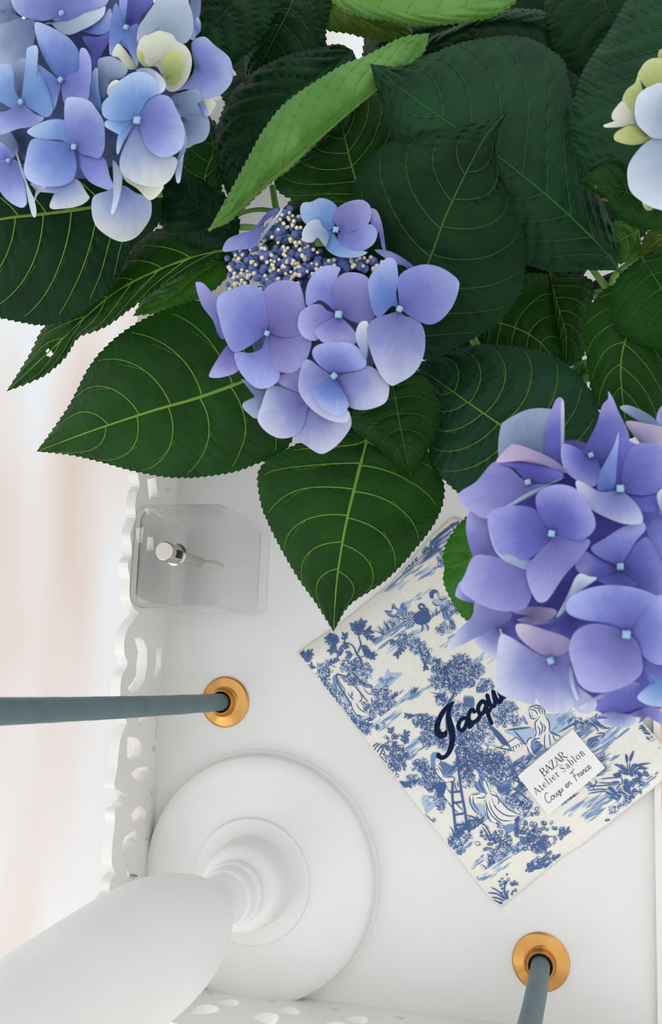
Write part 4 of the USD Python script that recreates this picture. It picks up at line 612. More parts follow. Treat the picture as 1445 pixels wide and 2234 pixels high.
def leaf(mid, left, right, m='leaf_mid', vm='vein_light', teeth=15., nv=7, fold=.006, arch=.004, puff=.0011, vw=6., td=4.5, ns=9, lab=None, hole=None):
    """mid: (px, py, z) from stalk to tip; left and right: the blade's edges in pixels between the two ends; every point gets its own height"""
    mid = np.asarray(mid, float); nt = 150
    Mc = resample(cr(mid, 12), nt); t = np.linspace(0, 1, nt)
    side = []
    for e in (left, right):
        q = np.vstack([mid[0, :2], np.asarray(e, float), mid[-1, :2]]); E = resample(cr(q, 12), nt); ln = np.linalg.norm(np.diff(E, axis=0), axis=1).sum()
        d = np.gradient(E, axis=0); d /= np.linalg.norm(d, axis=1)[:, None]+1e-9; nn = np.c_[-d[:, 1], d[:, 0]]
        if np.sum(nn*(E-Mc[:, :2])) < 0: nn = -nn
        side.append((E, nn, ln))
    nt2 = int(np.clip(max(s[2] for s in side)/teeth*5, 60, 260)); up = np.linspace(0, 1, nt2)
    t_lin = t; ip = lambda A: np.stack([np.interp(up, t_lin, A[:, k]) for k in range(A.shape[1])], 1)
    Mc = ip(Mc); S = np.linspace(0, 1, ns)**.9; t = up
    L0, dL = .02, .80/nv
    def height(tt, s):
        ph = (tt-(.13*s+.15*s*s)-L0)/dL; q = np.abs(np.sin(np.pi*ph)); ed = np.clip(s/.08, 0, 1)*np.clip((1-s)/.1, 0, 1)*np.clip(tt/.06, 0, 1)*np.clip((1-tt)/.08, 0, 1)
        return 1.6*puff*ed*(q**.6-.45+.30*q*np.sin(2*np.pi*(s*7+.35*np.sin(ph*4))))
    cols = []; surf = []
    for si, (E, nn, ln) in enumerate(side):
        E, nn = ip(E), ip(nn); fr = (t*ln/teeth) % 1; saw = (fr-.5)*td*np.clip(t/.12, 0, 1)*np.clip((1-t)/.05, 0, 1)
        zE = Mc[:, 2]-fold*np.sin(np.pi*t)**.7
        def S_(s, E=E, nn=nn, saw=saw, zE=zE):
            s = np.broadcast_to(s, nt2); px = Mc[:, :2]+(E-Mc[:, :2])*s[:, None]+nn*(saw*s**8)[:, None]
            return np.c_[px, Mc[:, 2]+(zE-Mc[:, 2])*s+arch*4*s*(1-s)*np.sin(np.pi*t)**.7+height(t, s)]
        surf.append([S_(s) for s in S])
    cols = surf[0][:0:-1]+surf[1]
    G = np.stack(cols, 1); V = at(G[..., 0], G[..., 1], G[..., 2]); F = grid_faces(nt2, G.shape[1])
    a = V.reshape(-1, 3)[F]; sg = np.cross(a[:, 1]-a[:, 0], a[:, 3]-a[:, 0])[:, 2].sum()
    if sg < 0: F = F[:, ::-1]
    if hole is not None:
        c = G.reshape(-1, 3)[F].mean(1); F = F[((c[:, :2]-hole[:2])**2).sum(1) > hole[2]**2]
    lf = obj('leaf', trimesh.Trimesh(V.reshape(-1, 3), tri(F), process=False), m, plant, smooth=True, label=lab)
    # veins: raised ribbons on the blade
    rib = []; nc = G.shape[1]; sc = np.r_[-S[:0:-1], S]
    def samp(tt, s):
        x = np.clip(tt, 0, 1)*(nt2-1); i = np.minimum(x.astype(int), nt2-2); fx = (x-i)[:, None]; j = np.clip(np.searchsorted(sc, s)-1, 0, nc-2); fy = ((s-sc[j])/(sc[j+1]-sc[j]))[:, None]
        return (G[i, j]*(1-fx)+G[i+1, j]*fx)*(1-fy)+(G[i, j+1]*(1-fx)+G[i+1, j+1]*fx)*fy
    def ribbon(tt, s, w):
        P = samp(tt, s); d = np.gradient(P[:, :2], axis=0); d /= np.linalg.norm(d, axis=1)[:, None]+1e-9; nn = np.c_[-d[:, 1], d[:, 0]]*(w/2)[:, None]
        A, B, C = P.copy(), P.copy(), P.copy(); A[:, :2] -= nn; C[:, :2] += nn; A[:, 2] += .0001; C[:, 2] += .0001; B[:, 2] += .0003+w*.00007
        v = np.stack([A, B, C], 1).reshape(-1, 3); f = tri(grid_faces(len(P), 3)); v = at(v[:, 0], v[:, 1], v[:, 2]); a = v[f]
        if np.cross(a[:, 1]-a[:, 0], a[:, 2]-a[:, 0])[:, 2].sum() < 0: f = f[:, ::-1]
        rib.append(trimesh.Trimesh(v, f, process=False))
    tt = np.linspace(0, .985, 60); ribbon(tt, np.zeros(60), vw*(1-.85*tt)+.5)
    for k in range(nv):
        t0 = L0+dL*k
        for sg in (-1, 1):
            s = np.linspace(0, .93, 34); ribbon(t0+.13*s+.15*s*s+(.012 if sg > 0 else 0), sg*s, vw*.44*(1-.6*t0)*(1-.75*s)+.4)
            if vw > 4 and k < nv-1:
                for b0 in (.45,):
                    u = np.linspace(0, 1, 12); s1 = b0+.25*u; ribbon(t0+.13*b0+.15*b0*b0+dL*.75*u, sg*s1, .6*(1-.6*u)+.25)
    obj('veins', cat_(rib), vm, lf, smooth=True, label='pale raised veins')
    return lf

def stem(pts, r, m='stem_green', name='stem', lab=None):
    p = np.array([at(*q) if isinstance(q, tuple) else np.asarray(q, float) for q in pts]); obj(name, tube(cr(p, 8), np.linspace(r, r*.8, 8*(len(pts)-1)+1), 12), m, plant, smooth=60, label=lab)

# ---- front leaves
leaf([(585, 812, .205), (440, 865, .203), (330, 897, .2), (200, 940, .19), (80, 985, .172)], [(560, 730), (505, 672), (430, 655), (330, 688), (250, 738), (195, 800), (150, 885)], [(650, 900), (622, 985), (560, 1012), (500, 1032), (390, 1043), (300, 1030), (220, 1008), (150, 992)], vw=8, nv=6, teeth=15, fold=.012)
leaf([(805, 945, .212), (775, 1060, .212), (752, 1160, .208), (735, 1270, .196), (728, 1378, .18)], [(700, 950), (615, 985), (567, 1022), (565, 1075), (585, 1142), (640, 1245), (692, 1320)], [(880, 950), (935, 985), (970, 1060), (955, 1130), (905, 1200), (840, 1268), (765, 1318)], vw=8, nv=6, fold=.012)
leaf([(856, 830, .23), (870, 910, .228), (884, 980, .222), (897, 1040, .21)], [(800, 850), (768, 900), (770, 935), (805, 962), (850, 1000)], [(920, 820), (955, 870), (957, 935), (930, 990)], 'leaf_mid', 'vein_green', 11, 5, vw=5, lab='small young leaf under the lacecap flower head')
leaf([(1190, 1010, .2), (1140, 965, .206), (1096, 930, .21), (1010, 870, .21), (905, 795, .2)], [(1290, 985), (1308, 900), (1275, 832), (1210, 778), (1130, 756), (1040, 752), (970, 770)], [(1120, 1075), (1050, 1085), (1000, 1075), (950, 1020), (935, 960), (950, 890), (935, 840)], 'leaf_blue', 'vein_light', 14, 7, vw=6, puff=.0016)
leaf([(850, 745, .222), (890, 680, .236), (940, 560, .249), (981, 453, .257), (1056, 304, .26), (1107, 243, .257)], [(780, 700), (745, 600), (748, 500), (775, 395), (803, 345), (850, 312), (901, 299), (978, 281), (1050, 262)], [(930, 785), (1010, 752), (1085, 705), (1135, 640), (1147, 560), (1138, 495), (1107, 412), (1081, 320)], 'leaf_deep', 'vein_green', 13, 7, vw=6, fold=.012, puff=.0016)
leaf([(1350, 590, .2), (1319, 546, .212), (1236, 464, .224), (1164, 402, .232), (1060, 322, .24), (927, 232, .25), (808, 139, .259)], [(1345, 520), (1310, 420), (1275, 300), (1245, 190), (1231, 134), (1195, 103), (1143, 80), (1071, 80), (989, 98), (932, 122), (870, 144)], [(1290, 590), (1200, 592), (1120, 560), (1020, 480), (930, 400), (870, 310), (844, 247), (824, 200)], 'leaf_blue', 'vein_green', 13, 8, vw=5, fold=.014, puff=.0016)
leaf([(1500, -60, .235), (1470, 120, .243), (1410, 290, .243), (1275, 392, .23)], [(1400, -40), (1324, 77), (1280, 140), (1257, 201), (1246, 270), (1256, 340)], [(1580, 0), (1590, 200), (1500, 350), (1380, 420)], 'leaf_blue', 'vein_green', 13, 8, vw=4, fold=.012, puff=.0016)
lf8 = leaf([(1480, 445, .232), (1400, 428, .24), (1330, 410, .243), (1258, 395, .238)], [(1440, 380), (1380, 360), (1330, 352), (1290, 372)], [(1450, 500), (1390, 497), (1340, 470), (1310, 428)], 'leaf_mid', 'vein_green', 13, 5, vw=3, lab='small green leaf with brown blotches')
sp = []
for (x, y, rx, ry, z) in ((1348, 385, 12, 9, .2425), (1338, 432, 20, 10, .2425), (1302, 408, 6, 4, .2425)):
    a = np.linspace(0, 2*np.pi, 22, endpoint=False); rr = 1+.25*np.sin(3*a+x)+.12*np.sin(7*a)
    q = np.c_[x+rx*rr*np.cos(a), y+ry*rr*np.sin(a)]; w = at(np.r_[q[:, 0], x], np.r_[q[:, 1], y], np.r_[np.full(22, z), z+.0012]); k = np.arange(22); sp.append(trimesh.Trimesh(w, np.stack([k, np.full(22, 22), (k+1) % 22], 1), process=False))
obj('brown_blotch', cat_(sp), 'leaf_spot', lf8, smooth=True, label='dry brown blotches')
leaf([(1300, -90, .2), (1318, 0, .208), (1345, 60, .208), (1375, 170, .2)], [(1215, -60), (1190, 15), (1197, 60), (1215, 120), (1260, 165), (1320, 190)], [(1390, -60), (1430, 20), (1425, 100)], 'leaf_deep', 'vein_dim', 14, 6, vw=4)
leaf([(690, -40, .235), (820, 10, .24), (950, 25, .24), (1150, -20, .232)], [(740, 18), (800, 40), (850, 46), (900, 55), (960, 56), (1060, 42), (1110, 18)], [(760, -80), (900, -90), (1050, -80)], 'leaf_under', 'vein_light', 16, 6, vw=6, fold=.008)
leaf([(640, -20, .2), (740, 20, .205), (820, 58, .205), (905, 85, .2)], [(660, 40), (712, 66), (760, 74), (820, 88), (865, 92)], [(700, -50), (800, -20), (880, 30)], 'leaf_olive', 'vein_light', 15, 6, vw=4)
leaf([(455, 503, .235), (520, 452, .245), (600, 382, .25), (700, 297, .25), (805, 208, .246), (880, 148, .242), (937, 72, .236)], [(463, 488), (498, 424), (528, 369), (553, 322), (578, 279), (623, 224), (700, 170), (752, 139), (803, 119), (875, 82)], [(500, 485), (538, 452), (588, 402), (638, 366), (717, 288), (824, 197), (900, 140), (927, 113)], 'leaf_under', 'vein_light', 16, 8, vw=7, fold=-.004, arch=.006, lab='long leaf turned to show its pale underside')
# ---- leaves behind, upper left
leaf([(560, -60, .228), (513, 0, .235), (443, 78, .238), (340, 190, .23)], [(620, -20), (590, 50), (545, 112), (500, 150), (430, 215)], [(480, -60), (420, -10), (370, 60), (320, 130)], 'leaf_deep', 'vein_dim', 14, 6, vw=4, puff=.0018)
leaf([(660, -60, .205), (640, 0, .212), (600, 80, .212), (540, 200, .2)], [(720, -20), (712, 60), (708, 120), (660, 160), (600, 190)], [(600, -60), (560, 20), (535, 110)], 'leaf_deep', 'vein_green', 14, 6, vw=4)
leaf([(770, 110, .21), (690, 170, .222), (600, 240, .222), (530, 330, .215), (497, 428, .2)], [(740, 96), (690, 104), (620, 122), (550, 160), (495, 220), (470, 300), (478, 370)], [(790, 170), (740, 260), (640, 350), (560, 400)], 'leaf_deep', 'vein_dim', 13, 7, vw=4, puff=.002)
leaf([(455, 470, .195), (447, 390, .203), (465, 320, .204), (440, 240, .2)], [(400, 450), (370, 380), (385, 300), (400, 250)], [(480, 430), (490, 360), (488, 290)], 'leaf_mid', 'vein_light', 14, 5, vw=3)
leaf([(520, 520, .195), (470, 480, .203), (400, 430, .205), (310, 370, .2)], [(480, 545), (420, 535), (350, 490), (310, 430)], [(520, 470), (470, 400), (400, 350)], 'leaf_deep', 'vein_dim', 14, 6, vw=3)
leaf([(355, 425, .215), (200, 452, .222), (100, 466, .222), (0, 478, .218), (-120, 505, .21), (-230, 570, .195)], [(330, 350), (150, 320), (0, 320), (-120, 400)], [(345, 490), (290, 540), (240, 632), (165, 688), (95, 709), (0, 694), (-100, 665)], 'leaf_deep', 'vein_light', 15, 8, vw=10, fold=.012)
leaf([(492, 543, .195), (403, 567, .198), (310, 605, .196), (248, 640, .192), (186, 692, .185), (120, 755, .178), (14, 854, .162)], [(470, 515), (400, 488), (300, 520), (220, 600), (150, 668), (97, 712), (60, 780)], [(470, 562), (411, 592), (345, 630), (295, 667), (229, 714), (172, 737), (143, 780), (93, 822)], 'leaf_mid', 'vein_light', 16, 7, vw=7, fold=.01, lab='long twisted leaf with a small insect hole', hole=(108, 770, 7))
leaf([(500, 560, .172), (430, 600, .176), (370, 650, .174), (290, 690, .165)], [(440, 560), (380, 600), (320, 640)], [(490, 610), (440, 650), (360, 680)], 'leaf_fresh', 'vein_light', 14, 5, vw=3)
leaf([(510, 540, .17), (490, 575, .172), (462, 625, .165)], [(470, 545), (450, 580)], [(505, 580), (490, 610)], 'leaf_mid', 'vein_light', 12, 4, vw=2.5)
# ---- leaves between the flower heads
leaf([(800, 460, .2), (770, 370, .208), (755, 310, .208), (735, 230, .2)], [(700, 445), (625, 430), (600, 395), (640, 340), (690, 290)], [(850, 400), (870, 300), (830, 210), (780, 200)], 'leaf_mid', 'vein_light', 14, 6, vw=6)
leaf([(1010, 70, .195), (1100, 50, .2), (1190, 70, .2), (1260, 120, .19)], [(1020, 45), (1090, 24), (1180, 22), (1240, 60)], [(1040, 130), (1150, 150), (1230, 150)], 'leaf_deep', 'vein_dim', 13, 6, vw=3)
leaf([(930, 110, .19), (1000, 70, .196), (1080, 35, .196), (1180, 20, .19)], [(935, 85), (985, 62), (1040, 38), (1110, 20)], [(980, 120), (1080, 110), (1160, 70)], 'leaf_deep', 'vein_dim', 13, 5, vw=3)
leaf([(1055, 700, .176), (1110, 710, .182), (1170, 740, .182), (1225, 800, .172)], [(1100, 620), (1160, 596), (1205, 610), (1225, 690), (1232, 760)], [(1060, 780), (1120, 800), (1190, 810)], 'leaf_mid', 'vein_light', 14, 5, vw=5)
leaf([(1200, 590, .176), (1215, 660, .182), (1235, 730, .18), (1235, 800, .17)], [(1290, 610), (1290, 680), (1280, 760), (1262, 795)], [(1205, 640), (1212, 720), (1222, 780)], 'leaf_mid', 'vein_light', 14, 6, vw=4)
leaf([(1420, 600, .205), (1380, 700, .215), (1355, 800, .213), (1370, 960, .2)], [(1320, 630), (1275, 700), (1280, 780), (1300, 880)], [(1460, 700), (1470, 800), (1440, 920)], 'leaf_mid', 'vein_light', 14, 6, vw=5, fold=.01)
leaf([(1400, 560, .22), (1450, 640, .23), (1490, 720, .228), (1520, 820, .215)], [(1345, 610), (1330, 690), (1365, 735), (1430, 765), (1480, 790)], [(1460, 540), (1540, 620), (1550, 720)], 'leaf_mid', 'vein_green', 13, 6, vw=5, fold=.01)
leaf([(1395, 503, .196), (1350, 525, .2), (1312, 542, .198), (1270, 560, .19)], [(1370, 480), (1320, 490), (1280, 530)], [(1400, 550), (1360, 575), (1310, 570)], 'leaf_fresh', 'vein_light', 13, 4, vw=7)
leaf([(1470, 500, .2), (1430, 530, .205), (1390, 560, .2)], [(1450, 490), (1410, 510)], [(1460, 560), (1420, 580)], 'leaf_olive', 'vein_light', 13, 3, vw=4)
leaf([(1120, 1150, .215), (1050, 1200, .217), (1010, 1230, .214), (970, 1240, .205)], [(1060, 1120), (1025, 1122), (985, 1165), (966, 1210)], [(1090, 1280), (1040, 1345), (1015, 1352), (985, 1310), (968, 1270)], 'leaf_fresh', 'vein_light', 13, 4, vw=4)
leaf([(1240, 850, .14), (1265, 815, .145), (1290, 790, .14)], [(1240, 815), (1265, 785)], [(1275, 840), (1295, 815)], 'leaf_fresh', 'vein_light', 13, 4, vw=2)
# ---- deep lower leaves that close the crown
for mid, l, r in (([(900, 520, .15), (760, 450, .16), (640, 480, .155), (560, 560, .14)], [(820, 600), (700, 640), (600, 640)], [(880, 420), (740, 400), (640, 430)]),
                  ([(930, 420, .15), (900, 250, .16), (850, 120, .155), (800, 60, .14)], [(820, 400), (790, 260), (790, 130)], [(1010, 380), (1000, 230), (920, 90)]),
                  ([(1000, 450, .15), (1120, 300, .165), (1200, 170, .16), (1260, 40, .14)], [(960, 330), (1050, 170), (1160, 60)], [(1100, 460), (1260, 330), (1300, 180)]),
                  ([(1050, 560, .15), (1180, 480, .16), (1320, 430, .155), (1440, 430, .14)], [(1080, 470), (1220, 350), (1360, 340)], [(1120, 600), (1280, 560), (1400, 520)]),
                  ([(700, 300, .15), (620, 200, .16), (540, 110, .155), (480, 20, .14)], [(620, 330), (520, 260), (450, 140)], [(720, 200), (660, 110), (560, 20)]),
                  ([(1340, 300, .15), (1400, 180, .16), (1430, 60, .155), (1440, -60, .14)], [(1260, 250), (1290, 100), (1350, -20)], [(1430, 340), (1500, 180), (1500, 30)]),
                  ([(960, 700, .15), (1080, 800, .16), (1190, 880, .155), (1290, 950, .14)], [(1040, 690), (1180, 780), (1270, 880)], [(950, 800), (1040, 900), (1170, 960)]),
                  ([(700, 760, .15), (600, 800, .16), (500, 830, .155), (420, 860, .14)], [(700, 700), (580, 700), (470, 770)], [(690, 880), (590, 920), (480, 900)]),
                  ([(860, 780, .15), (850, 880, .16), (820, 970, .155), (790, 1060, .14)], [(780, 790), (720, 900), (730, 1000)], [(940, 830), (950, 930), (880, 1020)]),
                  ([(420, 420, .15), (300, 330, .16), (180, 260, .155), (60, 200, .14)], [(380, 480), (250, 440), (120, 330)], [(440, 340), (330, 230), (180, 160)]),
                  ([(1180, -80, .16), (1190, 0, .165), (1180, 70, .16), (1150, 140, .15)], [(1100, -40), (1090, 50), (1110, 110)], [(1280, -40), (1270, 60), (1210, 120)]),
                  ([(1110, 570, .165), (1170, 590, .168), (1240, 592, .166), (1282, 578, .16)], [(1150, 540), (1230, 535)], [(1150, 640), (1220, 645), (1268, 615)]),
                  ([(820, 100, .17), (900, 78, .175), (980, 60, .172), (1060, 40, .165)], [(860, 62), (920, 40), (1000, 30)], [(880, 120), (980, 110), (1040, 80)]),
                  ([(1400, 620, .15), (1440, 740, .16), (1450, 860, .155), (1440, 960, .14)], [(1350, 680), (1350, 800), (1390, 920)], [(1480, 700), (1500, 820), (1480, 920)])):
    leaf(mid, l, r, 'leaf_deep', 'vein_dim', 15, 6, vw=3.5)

# ---- stems
Z = lambda x, y, z: (x, y, z)
base = [PC+np.array([.012*math.cos(k), .012*math.sin(k), .1]) for k in range(6)]
for k, end in enumerate(((1250, 1190, .20), (150, 190, .215), (690, 680, .205), (1490, 300, .215))):
    e = at(*end); b = base[k]; m_ = (b+e)/2+np.array([0, 0, .03]); stem([b, b*.75+m_*.25+np.array([0, 0, .02]), m_, e-np.array([0, 0, .03]), e], .0028)
stem([PC+[0, 0, .1], at(640, 520, .15), at(606, 465, .165), at(594, 405, .17)], .0026); stem([at(606, 462, .166), at(565, 457, .172), at(525, 466, .18), at(490, 492, .19)], .0016)
stem([PC+[.01, .01, .1], at(700, 530, .165), at(600, 508, .182), at(545, 496, .19), at(480, 497, .2)], .0024)
stem([PC+[.02, 0, .1], at(1200, 620, .15), at(1320, 640, .17), at(1345, 600, .18), at(1400, 560, .19), at(1450, 520, .2)], .0026)
stem([at(1345, 655, .168), at(1310, 610, .175), at(1285, 575, .18)], .0022)
stem([at(1236, 464, .2235), at(1319, 546, .211), at(1350, 590, .199), at(1372, 600, .19)], .0010, 'leaf_fresh')
stem([PC+[-.02, 0, .1], at(600, 580, .16), at(540, 566, .17), at(470, 515, .182), at(380, 470, .185)], .004, 'stem_dark', 'old_stem', 'dark navy-brown old stem')
stem([PC+[.03, .01, .1], at(1180, 650, .15), at(1330, 610, .165), at(1400, 572, .175), at(1445, 550, .178)], .0038, 'stem_dark', 'old_stem', 'dark navy-brown old stem')

# ---- flower heads: every petal traced and laid on the head's dome
def head(cx, cy, Rp, z0, fall, items, core='head_core', lab=None, cs=.62, step=.00055, seed=1):
    Rn = np.random.default_rng(seed)
    def dz(x, y):
        r = np.hypot(x-cx, y-cy)/Rp; return z0-fall*(1-np.sqrt(1-np.minimum(r, .96)**2))-np.maximum(r-.96, 0)*fall*2
    c = at(cx, cy, z0-.040); rw = cs*Rp/(FPX/(H-z0))
    s = trimesh.creation.icosphere(4); v = np.array(s.vertices); v *= (1+.16*(meshkit.noise(v*5, seed)-.5))[:, None]; v = v*[rw, rw, .022]+c
    hd = obj('flower_head', trimesh.Trimesh(v, s.faces, process=False), core, plant, smooth=True, label=lab)
    n = len(items)
    for k, it in enumerate(items):
        if it[0] == 'eye':
            x, y = it[1]; s = trimesh.creation.icosphere(2); v = np.array(s.vertices); rr = 1+.14*np.cos(4*np.arctan2(v[:, 1], v[:, 0])+x)*(1-v[:, 2]**2)
            z = dz(x, y)+step*(k-n/2)+.0006; p = at(x, y, z); r = (it[2] if len(it) > 2 else 9.)*.88/(FPX/(H-z)); obj('floret_centre', trimesh.Trimesh(v*rr[:, None]*[r, r, r*.8]+p, s.faces, process=False), 'floret_eye', hd, smooth=True); continue
        m, pts = it[:2]; o = it[2] if len(it) > 2 else {}
        E = cr(pts, 7, True); b = np.asarray(pts[0], float); C = E.mean(0); nr = 9; rad = np.linspace(0, 1, nr)
        G = C+(E-C)[None]*rad[:, None, None]
        q = np.hypot(*(G-b).transpose(2, 0, 1)); q = q/q.max(); th = np.arctan2(G[..., 1]-b[1], G[..., 0]-b[0])
        sz = np.sqrt(Polygon(E).buffer(0).area); cup = o.get('cup', Rn.uniform(.0004, .0022))*min(sz/60, 1.3)
        wav = .0006*np.sin(3*th+Rn.uniform(0, 6))*rad[:, None]**2
        tx, ty = Rn.uniform(-1, 1, 2)*.0000012
        z = dz(G[..., 0], G[..., 1])+step*(k-n/2)+cup*(1-rad[:, None]**2)+wav+o.get('lift', .0012)*(q-.4)+tx*(G[..., 0]-C[0])+ty*(G[..., 1]-C[1])+o.get('dz', 0)
        V = at(G[..., 0], G[..., 1], z).reshape(-1, 3); uv = np.stack([q, th/6.28+.5], -1).reshape(-1, 2); F = tri(grid_faces(nr, len(E), True))
        a = V[F]
        if np.cross(a[:, 1]-a[:, 0], a[:, 2]-a[:, 0])[:, 2].sum() < 0: F = F[:, ::-1]
        obj('petal', trimesh.Trimesh(V, F, process=False), 'petal_'+m, hd, smooth=True, uv=uv)
    return hd, dz
